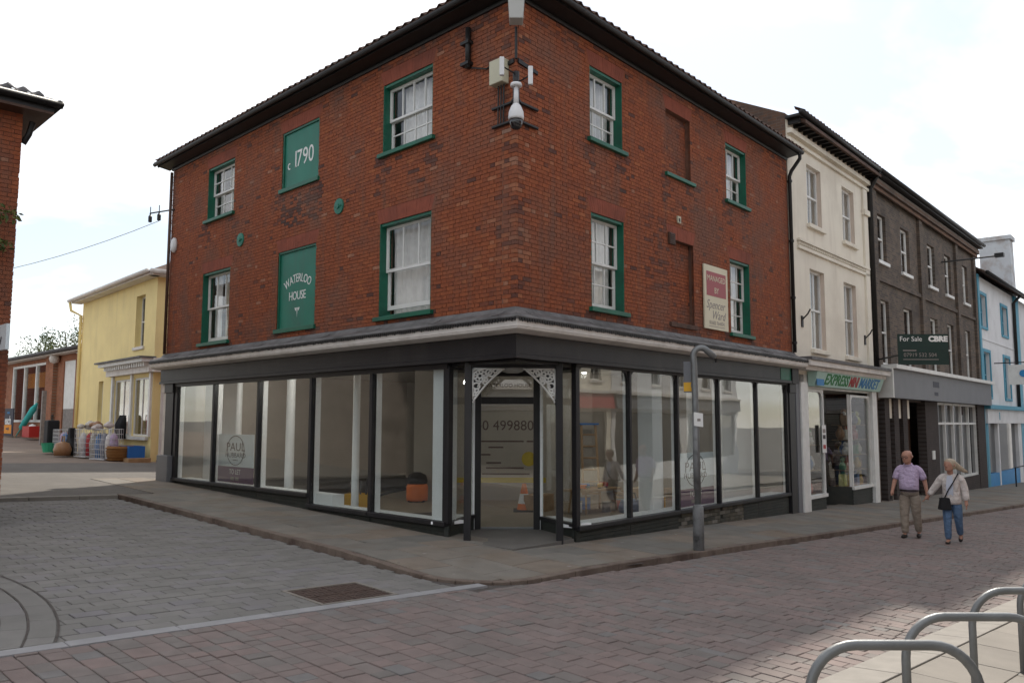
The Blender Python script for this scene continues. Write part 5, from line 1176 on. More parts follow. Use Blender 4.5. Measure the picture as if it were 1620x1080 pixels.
# ---- near left brick building
E_ = Vector((-5.38, -4.81, 6.64)); ov = .34
nb = thing('near_left_building', 'red brick building with dark overhanging tiled eaves at the left edge', 'building', (E_.x-ov, E_.y-ov, 0))
FN1 = Frame((E_.x-ov, E_.y-ov, 0), (0, -1, 0), (1, 0, 0)); FN2 = Frame((E_.x-ov, E_.y-ov, 0), (-1, 0, 0), (0, 1, 0))
brick_facade(FN1, 0, 2.6, 0, 6.55, [], [], nb, 120, name='wall')
M['bt_nb'] = brick_tex('side_brick_x', (.22, .185, .16), (.18, .15, .13), (.22, .19, .165), (1, 0)); M['bt_nb2'] = brick_tex('side_brick_y', (.22, .07, .04), (.16, .05, .033), (.18, .12, .09), (0, 1))
NBH = [(2.5, 3.4, 4.4, 5.8), (7.5, 8.4, 4.4, 5.8)]
wall_holes(FN2, .06, 15, -.2, 6.55, NBH, 0, .28).build('wall', 'bt_nb', nb)
for h in NBH: nwin(nb, FN2, h, 'white', .1, 2, 2)
wall_holes(FN1, 2.6, 12, -.5, 6.55, [], 0, .25).build('wall', 'bt_nb2', nb)
MB().vprism([(E_.x, E_.y), (E_.x-16, E_.y), (E_.x-16, E_.y-13), (E_.x, E_.y-13)], 6.56, 6.60).build('soffit', 'brownwood', nb)
fb = MB(); fb.box(FN1, -ov, 12.5, ov-.03, ov, 6.601, 6.80); fb.box(FN2, -ov+.031, 15.5, ov-.03, ov, 6.601, 6.80); fb.build('fascia_board', 'black', nb)
for fr, l0, l1 in ((FN1, -ov-.1, 12.5), (FN2, -ov-.1, 15.5)): MB().tube([fr(l0, ov+.055, 6.72), fr(l1, ov+.055, 6.72)], .06, 10).build('gutter', 'black', nb, smooth=True)
rf_ = MB().add([(E_.x, E_.y, 6.81), (E_.x-16, E_.y, 6.81), (E_.x-16, E_.y-13, 6.81), (E_.x, E_.y-13, 6.81), (E_.x-8, E_.y-6.5, 9.6)], [(0, 1, 4), (1, 2, 4), (2, 3, 4), (3, 0, 4), (3, 2, 1, 0)]).build('roof', 'slate', nb)
tile2 = tile_me.copy(); tile2.materials.clear(); tile2.materials.append(M['slate'])
for fr, l1 in ((FN1, 4.5),):
    u = -ov+.28
    while u < l1: link('roof_tile', tile2, rf_, fr.mat(u, ov-.02, 6.835+random.uniform(-.006, .006))); u += .222
MB().tube([FN2(.08, .16, 6.5), FN2(.1, .12, 6.3), FN2(.16, .06, 6.15)], .045, 8).build('downpipe_shoe', 'black', nb)
wsn = MB().box(FN1, .10, .15, .01, .42, 2.86, 3.24).build('wall_sign', 'palewhite', None); tag(wsn, 'white projecting sign box on the left brick building', 'sign')
text('v', .25, FN1(.153, .16, 3.02), FN1.n, 'print_dark', wsn, ext=.001)
# climbing plant on it
def leaves(b, c, rad, n, size, rng=random, squash=(1, 1, 1)):
    for _ in range(n):
        while True:
            v = Vector((rng.uniform(-1, 1), rng.uniform(-1, 1), rng.uniform(-1, 1)))
            if v.length < 1: break
        p = Vector(c)+Vector((v.x*rad*squash[0], v.y*rad*squash[1], v.z*rad*squash[2]))
        d = Vector((rng.gauss(0, 1), rng.gauss(0, 1), rng.gauss(0, 1))).normalized(); e = d.orthogonal().normalized(); s = size*rng.uniform(.6, 1.3)
        b.add([p-d*s, p+e*s*.45, p+d*s, p-e*s*.45], [(0, 1, 2, 3)], rng.random())
cp = thing('climbing_plant', 'leafy green shoots poking out at the left edge before the brick wall', 'plant', FN1(1.3, .1, 0))
MB().tube([FN1(1.3, .06, 0), FN1(1.25, .07, 2.5), FN1(1.3, .08, 4.4)], .03, 6).build('stem', 'bark', cp)
for z_, r_ in ((4.9, .16), (4.42, .12)):
    MB().tube([FN1(1.28, .07, z_-.4), FN1(.7, .18, z_-.05), FN1(.18, .24, z_+.02)], [.015, .01, .005], 5).build('shoot', 'bark', cp)
    b = MB(); leaves(b, FN1(.32, .20, z_), r_*1.5, 110, .045, squash=(1, 1.5, .6)); b.build('leaves', 'leaf', cp, recalc=False)

# ---- trees behind
def tree(name, label, base, h, crown, n, size, wd=1.0):
    t = thing(name, label, 'tree', base); base = Vector(base)
    b = MB(); b.tube([base, base+Vector((.1, .1, h*.35)), base+Vector((0, .2, h*.7))], [.25, .2, .08], 8)
    for k in range(7):
        a = k*2.4; p = base+Vector((0, .1, h*(.3+.05*k))); b.tube([p, p+Vector((math.cos(a)*h*.14, math.sin(a)*h*.14, h*.13)), p+Vector((math.cos(a)*h*.24, math.sin(a)*h*.24, h*.3))], [.1, .06, .02], 5)
    b.build('trunk', 'bark', t)
    c = MB()
    for _ in range(crown):
        v = Vector((random.gauss(0, 1), random.gauss(0, 1), random.gauss(0, .8))).normalized()*random.uniform(.4, 1)
        leaves(c, base+Vector((v.x*h*.34*wd, v.y*h*.34*wd, h*.66+v.z*h*.3)), h*.09*random.uniform(.6, 1.2), n, size)
    c.build('crown', 'leaf', t, recalc=False); return t
tree('tree', 'feathery green tree above the low brick shop roof', (-58.5, 11.6, 1.3), 8.3, 60, 90, .10, 1.45)
tree('tree', 'small green tree at the left edge behind the street board', (-58, 3.2, 1.3), 4.2, 26, 60, .10)

# ------------------------------------------------------------------ terrace across the street (seen only in the shop glass)
FO = Frame((11.8, 0, 0), (0, 1, 0), (-1, 0, 0))
def opposite(name, label, u0, u1, ze, mat, sig, wins, rise=2.4):
    t = thing(name, label, 'building', FO((u0+u1)/2, 0, G(12, (u0+u1)/2)))
    k = wins; wd = (u1-u0)/k; H = []
    for i in range(k):
        c = u0+wd*(i+.5)
        H += [(c-.5, c+.5, 6.3, 7.8)] if ze > 8 else []
        H += [(c-.5, c+.5, 3.7, 5.4)]
    S = [(u0+.4, (u0+u1)/2-.5, -.2, 2.3), ((u0+u1)/2+.5, u1-.4, -.2, 2.3)]
    wall_holes(FO, u0, u1, -2, ze, H+S, 0, .3).build('wall', mat, t)
    for h in H: nwin(t, FO, h, 'white', .12, 2, 2, 'cream_trim')
    for h in S: nwin(t, FO, h, 'charcoal', .1, 2, 1, None, split=False)
    MB().box(FO, u0+.1, u1-.1, .001, .25, 2.45, 3.1).build('fascia', sig, t); MB().box(FO, u0, u1, .001, .35, 3.11, 3.25).build('cornice', 'cream_trim', t)
    shell(t, FO, u0, u1, 8, -2, ze-.02, mat, gable=rise); gable_roof(t, FO, u0-.02, u1+.02, 8, ze, rise, .3, 'slate'); return t
M['bt_opp'] = brick_tex('opposite_brick', (.28, .10, .06), (.21, .075, .045), (.22, .16, .12), (0, 1))
opposite('opposite_building', 'grey rendered building reflected low in the shop glass', -17, 3, 6.4, 'white_wall', 'grey_fascia', 5)
opposite('opposite_building', 'red brick building reflected in the pane right of the corner door', 3.06, 13.4, 8.6, 'bt_opp', 'cream_board', 4)
o_ = opposite('opposite_building', 'cream building with a red shop sign reflected in the right-hand panes', 13.46, 24, 8.9, 'cream_wall', 'print_red', 4)
MB().hexa([FO(14, .02, 2.4), FO(18.5, .02, 2.4), FO(18.5, 1.6, 1.9), FO(14, 1.6, 1.9), FO(14, .02, 2.43), FO(18.5, .02, 2.43), FO(18.5, 1.6, 1.93), FO(14, 1.6, 1.93)]).build('awning', 'print_white', o_)
opposite('opposite_building', 'pale building reflected in the rightmost shop panes', 24.06, 40, 7.6, 'white_wall', 'grey_fascia', 5)

# ------------------------------------------------------------------ things on the corner building
ms = MB().box(FR, 5.83, 6.87, .02, .05, 3.70, 5.01).build('managed_by_sign', 'cream_board', None); tag(ms, 'cream MANAGED BY board with a faded red band on the brick wall', 'sign')
M['faded_red'] = mk('faded_red_print', (.36, .10, .11), .6, .06, 3, 0)
MB().box(FR, 5.92, 6.78, .051, .054, 4.38, 4.88).build('red_band', 'faded_red', ms)
text('MANAGED', .165, FR(6.35, .056, 4.74), FR.u, 'cream_board', ms, ext=.001); text('BY', .17, FR(6.35, .056, 4.50), FR.u, 'cream_board', ms, ext=.001)
text('Spencer', .25, FR(6.3, .052, 4.20), FR.u, 'print_grey', ms, ext=.001, shear=.35); text('Ward', .25, FR(6.42, .052, 3.99), FR.u, 'print_grey', ms, ext=.001, shear=.35)
text('01603 764474', .115, FR(6.35, .052, 3.83), FR.u, 'print_grey', ms, ext=.001); MB().box(FR, 6.0, 6.7, .051, .053, 3.755, 3.765).build('rule', 'print_grey', ms)
# cctv camera on the corner
dv = Vector((.7071, -.7071, 0)); sv = Vector((.7071, .7071, 0))
cc = thing('cctv_camera', 'white dome security camera hanging from the top brick corner', 'camera', dv*.1+Vector((0, 0, 6.3)))
b = MB()
for z_ in (6.62, 6.33):
    b.tube([FL(.48, .03, z_-.0), FL(.06, .03, z_), dv*.16+Vector((0, 0, z_+.02))], .028, 6); b.tube([FR(.48, .03, z_), FR(.06, .03, z_), dv*.16+Vector((0, 0, z_+.02))], .028, 6)
b.build('wall_bracket', 'black', cc); MB().tube([dv*.2+Vector((0, 0, 6.28)), dv*.2+Vector((0, 0, 7.0))], .05, 8).build('post', 'charcoal', cc)
MB().tube([dv*.2+Vector((0, 0, 6.82)), dv*.38+Vector((0, 0, 6.82))], .035, 8).build('arm', 'charcoal', cc); cp_ = dv*.40
MB().lathe(cp_+Vector((0, 0, 6.69)), [(.0, .06), (.08, .05), (.088, .02), (.08, 0), (.0, 0)], 14).build('mount_plate', 'cctvwhite', cc, smooth=True); MB().lathe(cp_+Vector((0, 0, 6.40)), [(.038, 0), (.034, .3)], 12).build('stem', 'cctvwhite', cc, smooth=True)
MB().lathe(cp_+Vector((0, 0, 6.19)), [(.112, 0), (.116, .03), (.108, .12), (.075, .2), (.045, .24), (0, .24)], 18).build('housing', 'cctvwhite', cc, smooth=True); MB().lathe(cp_+Vector((0, 0, 6.02)), [(0, .02), (.05, .03), (.08, .06), (.098, .12), (.10, .18)], 16).build('dome', 'domeblack', cc, smooth=True)
for sg, z_ in ((-1, 6.86), (1, 6.72)): MB().hexa([cp_+sv*sg*.21+sv*a*.035+dv*d*.03+Vector((0, 0, z_+h)) for h in (0, .28) for a, d in ((-1, -1), (1, -1), (1, 1), (-1, 1))]).build('aerial', 'cctvwhite', cc, bevel=.012); MB().tube([cp_+sv*sg*.2+Vector((0, 0, z_+.14)), dv*.22+Vector((0, 0, z_+.1))], .012, 5).build('aerial_stay', 'charcoal', cc)
jb = MB().box(FL, .15, .43, .002, .16, 6.95, 7.33).build('junction_box', 'ivory', None, bevel=.012); tag(jb, 'ivory junction box on the wall beside the security camera', 'box')
for k in range(3): MB().tube([FL(.2+k*.06, .06, 6.94), FL(.24+k*.06, .03, 6.35)], .012, 5).build('cable', 'black', jb)
MB().tube([FL(.4, .03, 7.39), FL(.62, .03, 7.32), FL(.98, .03, 7.45)], .014, 5).build('cable', 'black', jb)
pp = thing('pipe_stub', 'short black pipe stub below the eaves left of the junction box', 'pipe', FL(1.03, 0, 7.4)); MB().tube([FL(1.03, .06, 8.12), FL(1.03, .06, 7.45)], .045, 8).build('pipe', 'black', pp, smooth=True)
for z_ in (7.5, 7.85): MB().box(FL, .97, 1.16, .003, .115, z_, z_+.05).build('pipe_clip', 'black', pp)
yb_ = thing('corner_strap', 'black iron corner strap under the eaves above the security camera', 'bracket', dv*.02+Vector((0, 0, 7.2)))
MB().hexa([FL(.03, .004, 7.24), FL(.52, .004, 7.2), FL(.52, .03, 7.2), FL(.03, .03, 7.24), FL(.03, .004, 7.31), FL(.52, .004, 7.25), FL(.52, .03, 7.25), FL(.03, .03, 7.31)]).build('strap_arm', 'black', yb_); MB().hexa([FR(.03, .004, 7.24), FR(.5, .004, 7.2), FR(.5, .03, 7.2), FR(.03, .03, 7.24), FR(.03, .004, 7.31), FR(.5, .004, 7.25), FR(.5, .03, 7.25), FR(.03, .03, 7.31)]).build('strap_arm', 'black', yb_); MB().tube([dv*.04+Vector((0, 0, 7.28)), dv*.04+Vector((0, 0, 7.78))], .022, 6).build('rod', 'black', yb_)
hp = MB().hexa([dv*.25+sv*a*w2+dv*d*.12+Vector((0, 0, z_)) for z_, w2 in ((7.76, .10), (8.12, .125)) for a, d in ((-1, -1), (1, -1), (1, 1), (-1, 1))]).build('floodlight_box', 'lightlens', None, bevel=.01); tag(hp, 'pale grey box under the eaves at the very top of the brick corner', 'lamp')
al = MB().lathe(FL(12.24, .002, 6.27), [(.13, 0), (.13, .05), (.09, .09), (0, .1)], 16, ax=(FL.u, FL.z*1.5, FL.n)).build('alarm_box', 'cctvwhite', None, smooth=True); tag(al, 'white oval alarm box near the left end of the brick facade', 'alarm')
ib = thing('cable_bracket', 'black wall bracket with insulators at the left end of the brick facade', 'bracket', FL(12.5, 0, 7.2))
MB().tube([FL(12.35, .02, 7.22), FL(13.3, .25, 7.25)], .02, 6).build('arm', 'black', ib)
for s_, n_ in ((12.95, .16), (13.3, .25)): MB().lathe(FL(s_, n_, 7.0), [(.0, 0), (.05, .02), (.05, .16), (.02, .2), (.02, .25)], 8).build('insulator', 'black', ib); MB().tube([FL(s_, n_, 7.24), FL(s_, n_, 7.42)], .012, 5).build('pin', 'black', ib)
wp = [];
for k in range(25):
    t = k/24; A = FL(12.95, .16, 7.0); B = Vector((-30, -9.5, 7.4)); p = A.lerp(B, t); p.z -= 1.5*4*t*(1-t); wp.append(p)
tag(MB().tube(wp, .009, 5).build('overhead_cable', 'lightlens', None), 'thin overhead cable sagging left from the wall bracket', 'cable')

# to-let boards in the windows
def letboard(fr, u0, u1, z0, z1, n, right, label):
    h = z1-z0; zp = z0+h*.33
    bd = MB().box(fr, u0, u1, n-.012, n, zp, z1).build('letting_board', 'palewhite', None); tag(bd, label, 'sign')
    MB().box(fr, u0, u1, n-.012, n+.0005, z0, zp-.001).build('purple_panel', 'purple', bd)
    cu = (u0+u1)/2; zc = (zp+z1)/2; w2 = min(.40, (u1-u0)*.27); hh = (z1-zp)*.45; rb = MB()
    pts = [(cu+w2*math.cos(a), zc+hh*math.sin(a)) for a in [2*math.pi*k/28 for k in range(29)]]
    rb.tube([fr(a, n+.003, z) for a, z in pts], .008, 5); rb.build('logo_ring', 'print_dark', bd)
    text('PAUL', hh*.80, fr(cu, n+.002, zc+hh*.22), right, 'print_dark', bd, ext=.001, sx=.72*w2/hh*1.6); text('HUBBARD', hh*.46, fr(cu, n+.002, zc-hh*.34), right, 'print_dark', bd, ext=.001, sx=.75*w2/hh*1.5); text('COMMERCIAL', hh*.13, fr(cu, n+.002, zc-hh*.66), right, 'print_dark', bd, ext=.001)
    text('TO LET', h*.15, fr(cu, n+.002, z0+h*.22), right, 'print_white', bd, ext=.001); 
    for k in (-1, 1): MB().box(fr, cu+k*.11-.08, cu+k*.11+.08, n+.001, n+.003, z0+h*.05, z0+h*.12).build('print_block', 'print_grey', bd)
    return bd
letboard(FL, 7.98, 9.62, .47, 1.53, -.10, (1, 0, 0), 'white and purple letting board in the second pane from the left end')
letboard(FR, 4.82, 6.36, .20, 1.22, -.10, FR.u, 'white and purple letting board in the pane behind the bent street post')

# items on the shop floor
cn = thing('traffic_cone', 'orange traffic cone with white band just inside the corner door', 'cone', (-3.5, 3.75, 0)); c_ = Vector((-3.5, 3.78, 0))
MB().box(Frame(c_, (.7, .7, 0), (.7, -.7, 0)), -.22, .22, -.22, .22, -.005, .03).build('base', 'blackcloth', cn)
MB().lathe(c_+Vector((0, 0, .03)), [(.15, 0), (.125, .12)], 16).build('lower_cone', 'orange', cn); MB().lathe(c_+Vector((0, 0, .15)), [(.126, 0), (.085, .2)], 16).build('white_band', 'print_white', cn); MB().lathe(c_+Vector((0, 0, .35)), [(.084, 0), (.04, .2), (.0, .205)], 16).build('upper_cone', 'orange', cn)
vc = thing('vacuum_cleaner', 'orange and black canister vacuum cleaner in the window by the corner', 'vacuum', (-6.6, 3.4, 0)); v_ = Vector((-6.6, 3.45, 0))
MB().lathe(v_, [(.24, .02), (.25, .1), (.25, .34), (.22, .4)], 16).build('drum', 'orange', vc, smooth=True); MB().lathe(v_+Vector((0, 0, .4)), [(.22, 0), (.24, .06), (.2, .2), (.08, .26)], 16).build('motor_head', 'blackcloth', vc, smooth=True); MB().tube([v_+Vector((-.15, -.1, .3)), v_+Vector((-.5, -.4, .2)), v_+Vector((-.9, -.7, .05)), v_+Vector((-1.5, -.9, .03)), v_+Vector((-1.9, -1.4, .03))], .03, 8).build('hose', 'blackcloth', vc, smooth=True)
for a in range(4): MB().lathe(v_+Vector((.2*math.cos(a*1.57), .2*math.sin(a*1.57), 0)), [(.04, 0), (.05, .02), (.04, .05)], 8).build('castor', 'blackcloth', vc)
yb2 = thing('toolbox', 'yellow open tool box on the floor behind the left windows', 'toolbox', (-6.0, 1.5, 0)); fb_ = Frame((-6.1, 1.55, 0), (.9, .4, 0), (.4, -.9, 0))
f = MB(); f.box(fb_, -.28, .28, -.17, .17, 0, .02); f.box(fb_, -.28, -.26, -.17, .17, .02, .32); f.box(fb_, .26, .28, -.17, .17, .02, .32); f.box(fb_, -.26, .26, -.17, -.15, .02, .32); f.box(fb_, -.26, .26, .15, .17, .02, .32); f.build('tray', 'yellow_pl', yb2)
for k in range(3): MB().tube([fb_(-.15+k*.13, 0, .1), fb_(-.1+k*.15, .05, .5+.08*k)], .02, 6).build('tool', ('brownwood', 'galv', 'blackcloth')[k], yb2)
ld = thing('stepladder', 'wooden stepladder leaning inside to the right of the door', 'ladder', (-3.4, 6.1, 0)); La = Vector((-3.7, 5.9, 0))
MB().tube([La, La+Vector((-.3, .3, 1.75))], .03, 6).build('stile', 'wood', ld); MB().tube([La+sv*.38, La+sv*.32+Vector((-.3, .3, 1.75))], .03, 6).build('stile', 'wood', ld)
for k in range(6): t = .12+k*.15; MB().tube([La.lerp(La+Vector((-.3, .3, 1.75)), t), (La+sv*.38).lerp(La+sv*.32+Vector((-.3, .3, 1.75)), t)], .022, 6).build('rung', 'wood', ld)
MB().box(Frame(La+Vector((-.3, .3, 1.75)), (.7, .7, 0), (.7, -.7, 0)), -.05, .4, -.06, .06, 0, .04).build('top_step', 'bluebox', ld)
tins = [(-2.6, 4.4, .1, .2, 'cctvwhite', 'white paint tin'), (-2.25, 4.9, .09, .18, 'galv', 'steel paint tin'), (-2.9, 5.0, .12, .25, 'bluebox', 'blue paint bucket'), (-2.0, 5.6, .1, .22, 'cctvwhite', 'white lidded paint bucket'), (-2.5, 5.7, .09, .17, 'redbox', 'red paint tin'), (-1.9, 6.3, .11, .24, 'yellow_pl', 'yellow bucket'), (-2.3, 6.6, .1, .2, 'galv', 'grey steel tin')]
for x_, y_, r_, h_, m_, l_ in tins:
    tn = thing('paint_tin', l_+' on the shop floor behind the first right-hand pane', 'tin', (x_, y_, 0), 'decorating tins on the shop floor')
    MB().lathe((x_, y_, -.004), [(r_, 0), (r_*1.02, h_)], 14).build('body', m_, tn); MB().lathe((x_, y_, h_-.003), [(r_*1.05, 0), (r_*1.05, .02), (r_*.8, .022), (0, .018)], 14).build('lid', 'galv', tn)
tr = thing('trestle_table', 'low trestle table with tools behind the first right-hand pane', 'table', FR(4.9, -2.1, 0)); fr = Frame(FR(4.9, -2.1, 0), FR.u, FR.n)
MB().box(fr, -.6, .7, -.28, .28, .42, .46).build('table_top', 'wood', tr)
for a, c in ((-.5, -.22), (.6, -.22), (-.5, .22), (.6, .22)): MB().tube([fr(a, c, -.005), fr(a*.9, c*.8, .42)], .022, 6).build('leg', 'wood', tr)
for k_, (u_, n_, m_, l_) in enumerate(((-.4, .05, 'orange', 'orange'), (-.1, -.1, 'bluebox', 'blue'), (.2, .08, 'yellow_pl', 'yellow'), (.5, -.05, 'redbox', 'red'))):
    tl = thing('power_tool', l_+' power tool lying on the trestle table in the shop', 'tool', fr(u_, n_, .46)); f2_ = Frame(fr(u_, n_, .462), (math.cos(k_), math.sin(k_), 0), (math.sin(k_), -math.cos(k_), 0))
    MB().box(f2_, -.12, .1, -.035, .035, .02, .1).build('motor', m_, tl, bevel=.01); MB().box(f2_, -.1, -.05, -.025, .025, .0, .02).build('foot', 'blackcloth', tl); MB().tube([f2_(.1, 0, .06), f2_(.2, 0, .06)], .02, 8).build('chuck', 'galv', tl)
for k_, (u_, n_, w2_, h2_, l_) in enumerate(((5.6, -1.1, .2, .26, 'small brown'), (6.2, -1.7, .28, .42, 'tall brown'), (4.3, -3.0, .3, .33, 'square brown'))):
    cbx = thing('cardboard_box', l_+' cardboard box on the floor behind the right-hand panes', 'box', FR(u_, n_, 0)); f2_ = frame_dir(FR(u_, n_, 0), 60+k_*25); MB().box(f2_, -w2_, w2_, -w2_*.7, w2_*.7, -.004, h2_).build('carton', 'wood', cbx); MB().box(f2_, -w2_, w2_, -.03, .03, h2_, h2_+.003).build('tape', 'ivory', cbx)
pk = thing('timber_stack', 'stack of bare timber planks on the shop floor behind the right-hand panes', 'planks', (-2.4, 7.5, 0)); 
for k in range(6): MB().box(frame_dir((-3.4+.03*k, 6.6+.15*(k % 2), 0), 68+k), 0, 2.4, -.09, .09, .004+.045*k, .046+.045*k).build('plank', 'wood', pk)
bg_ = thing('tool_bag', 'dark canvas tool bag on the floor behind the second right-hand pane', 'bag', (-1.9, 7.4, 0)); MB().lathe((-1.85, 5.2, -.004), [(.24, 0), (.26, .1), (.2, .24), (.06, .27)], 12).build('bag_body', 'denim', bg_, smooth=True); MB().tube([(-2.0, 5.2, .22), (-1.95, 5.2, .38), (-1.75, 5.2, .38), (-1.7, 5.2, .22)], .015, 6).build('handle', 'blackcloth', bg_)

# ------------------------------------------------------------------ bent street post
px, py = 1.37, 2.63; pz = foot_z(px, py)
po = thing('street_post', 'grey bent-topped steel post with flaking paint on the footway', 'post', (px, py, pz))
MB().lathe((px, py, pz-.1), [(.085, 0), (.085, .72), (.08, .76), (.055, .80)], 14).build('sleeve', 'oldgalv', po, smooth=True)
path = [(px, py, pz+.6), (px-.005, py-.005, 1.8), (px-.015, py-.015, 2.72)]; c_ = Vector((px-.015, py-.015, 2.80))
for k in range(1, 9): a = math.pi-k*(math.pi*.70)/8; path.append(tuple(c_+sv*(.115+.13*math.cos(a))+Vector((0, 0, .15*math.sin(a)+.03))))
e_ = Vector(path[-1]); path.append(tuple(e_+sv*.14-Vector((0, 0, .13))))
MB().tube(path, .05, 12).build('tube', 'galv', po, smooth=True); MB().tube([e_+sv*.15-Vector((0, 0, .14)), e_+sv*.16-Vector((0, 0, .2))], .022, 6).build('cable_end', 'black', po)
MB().tube([(px-.008, py-.008, .78), (px-.01, py-.01, 1.95)], .0515, 12).build('peeling_band', 'oldgalv', po, smooth=True)
sp = thing('back_of_sign', 'small grey sign plate with yellow strip seen edge on, on the bent post', 'sign', (px-.1, py-.1, 2.3)); fs_ = Frame((px, py, 0), (.94, .34, 0), (.34, -.94, 0))
MB().box(fs_, -.20, -.06, -.08, -.05, 2.28, 2.77).build('plate', 'grey_fascia', sp); MB().box(fs_, -.20, -.06, -.049, -.045, 2.30, 2.44).build('yellow_strip', 'yellow_pl', sp); MB().box(fs_, -.08, -.0, -.045, -.02, 2.60, 2.66).build('clip', 'galv', sp); MB().box(fs_, -.08, -.0, -.045, -.02, 2.36, 2.42).build('clip', 'galv', sp)
nf = Frame((px, py, 0), (sv.x, sv.y, 0), (dv.x, dv.y, 0)); nn_ = MB().hexa([nf(u, n, z) for u, n, z in ((-.05, .054, 1.76), (.09, .058, 1.74), (.09, .062, 1.74), (-.05, .058, 1.76), (-.05, .054, 1.97), (.09, .06, 1.95), (.09, .064, 1.95), (-.05, .058, 1.97))]).build('paper_notice', 'print_white', None); tag(nn_, 'white paper notice tied to the bent street post', 'notice')
MB().box(nf, -.0, .05, .0585, .066, 1.83, 1.87).build('print_mark', 'print_grey', nn_)

# ------------------------------------------------------------------ cycle stands
labels = ['nearest steel cycle hoop at the bottom right', 'second steel cycle hoop from the front at right', 'third steel cycle hoop from the front at right', 'farthest steel cycle hoop, cut by the right edge']
for (x_, y_), lb in zip(((6.524, -4.458), (6.573, -3.305), (6.54, -1.943), (6.556, -.773)), labels):
    g = G(x_+.3, y_+.3); t = thing('cycle_stand', lb, 'bike stand', (x_, y_, g), 'steel hoops in a row along the far footway')
    fr = Frame((x_, y_, g), (sv.x, sv.y, 0), (dv.x, dv.y, 0)); Wd, Ht, rr = .86, .79, .24; P = [(0, -.15)]
    P += [(rr-rr*math.cos(a), Ht-rr+rr*math.sin(a)) for a in [math.pi/2*k/8 for k in range(9)]]+[(Wd-rr+rr*math.sin(a), Ht-rr+rr*math.cos(a)) for a in [math.pi/2*k/8 for k in range(9)]]+[(Wd, -.15)]
    MB().tube([fr(u, 0, z) for u, z in P], .026, 12).build('hoop', 'galv', t, smooth=True)
    for u in (0, Wd): MB().lathe(fr(u, 0, .0), [(.027, .012), (.06, .012), (.06, 0), (.06, -.02)], 12).build('base_collar', 'galv', t)

# ------------------------------------------------------------------ people
def skin(name, nodes, edges, root, mat, parent, xf, sub=2):
    me = bpy.data.meshes.new(name); me.from_pydata([xf(*n[0]) for n in nodes], edges, [])
    o = bpy.data.objects.new(name, me); col.objects.link(o); m = o.modifiers.new('s', 'SKIN'); m.use_smooth_shade = True; m.branch_smoothing = .6
    sk = me.skin_vertices[0].data if me.skin_vertices else None
    if sk is None:
        bpy.context.view_layer.objects.active = o; bpy.ops.object.modifier_remove(modifier='s'); bpy.ops.object.modifier_add(type='SKIN'); sk = me.skin_vertices[0].data
    for i, n in enumerate(nodes): r = n[1]; sk[i].radius = (r, r) if not hasattr(r, '__len__') else r; sk[i].use_root = (i == root)
    ss = o.modifiers.new('u', 'SUBSURF'); ss.levels = sub; ss.render_levels = sub
    dg = bpy.context.evaluated_depsgraph_get(); m2 = bpy.data.meshes.new_from_object(o.evaluated_get(dg)); bpy.data.objects.remove(o); bpy.data.meshes.remove(me)
    m2.materials.clear(); m2.materials.append(M[mat]); m2.name = name; m2.polygons.foreach_set('use_smooth', [True]*len(m2.polygons))
    return link(name, m2, parent)
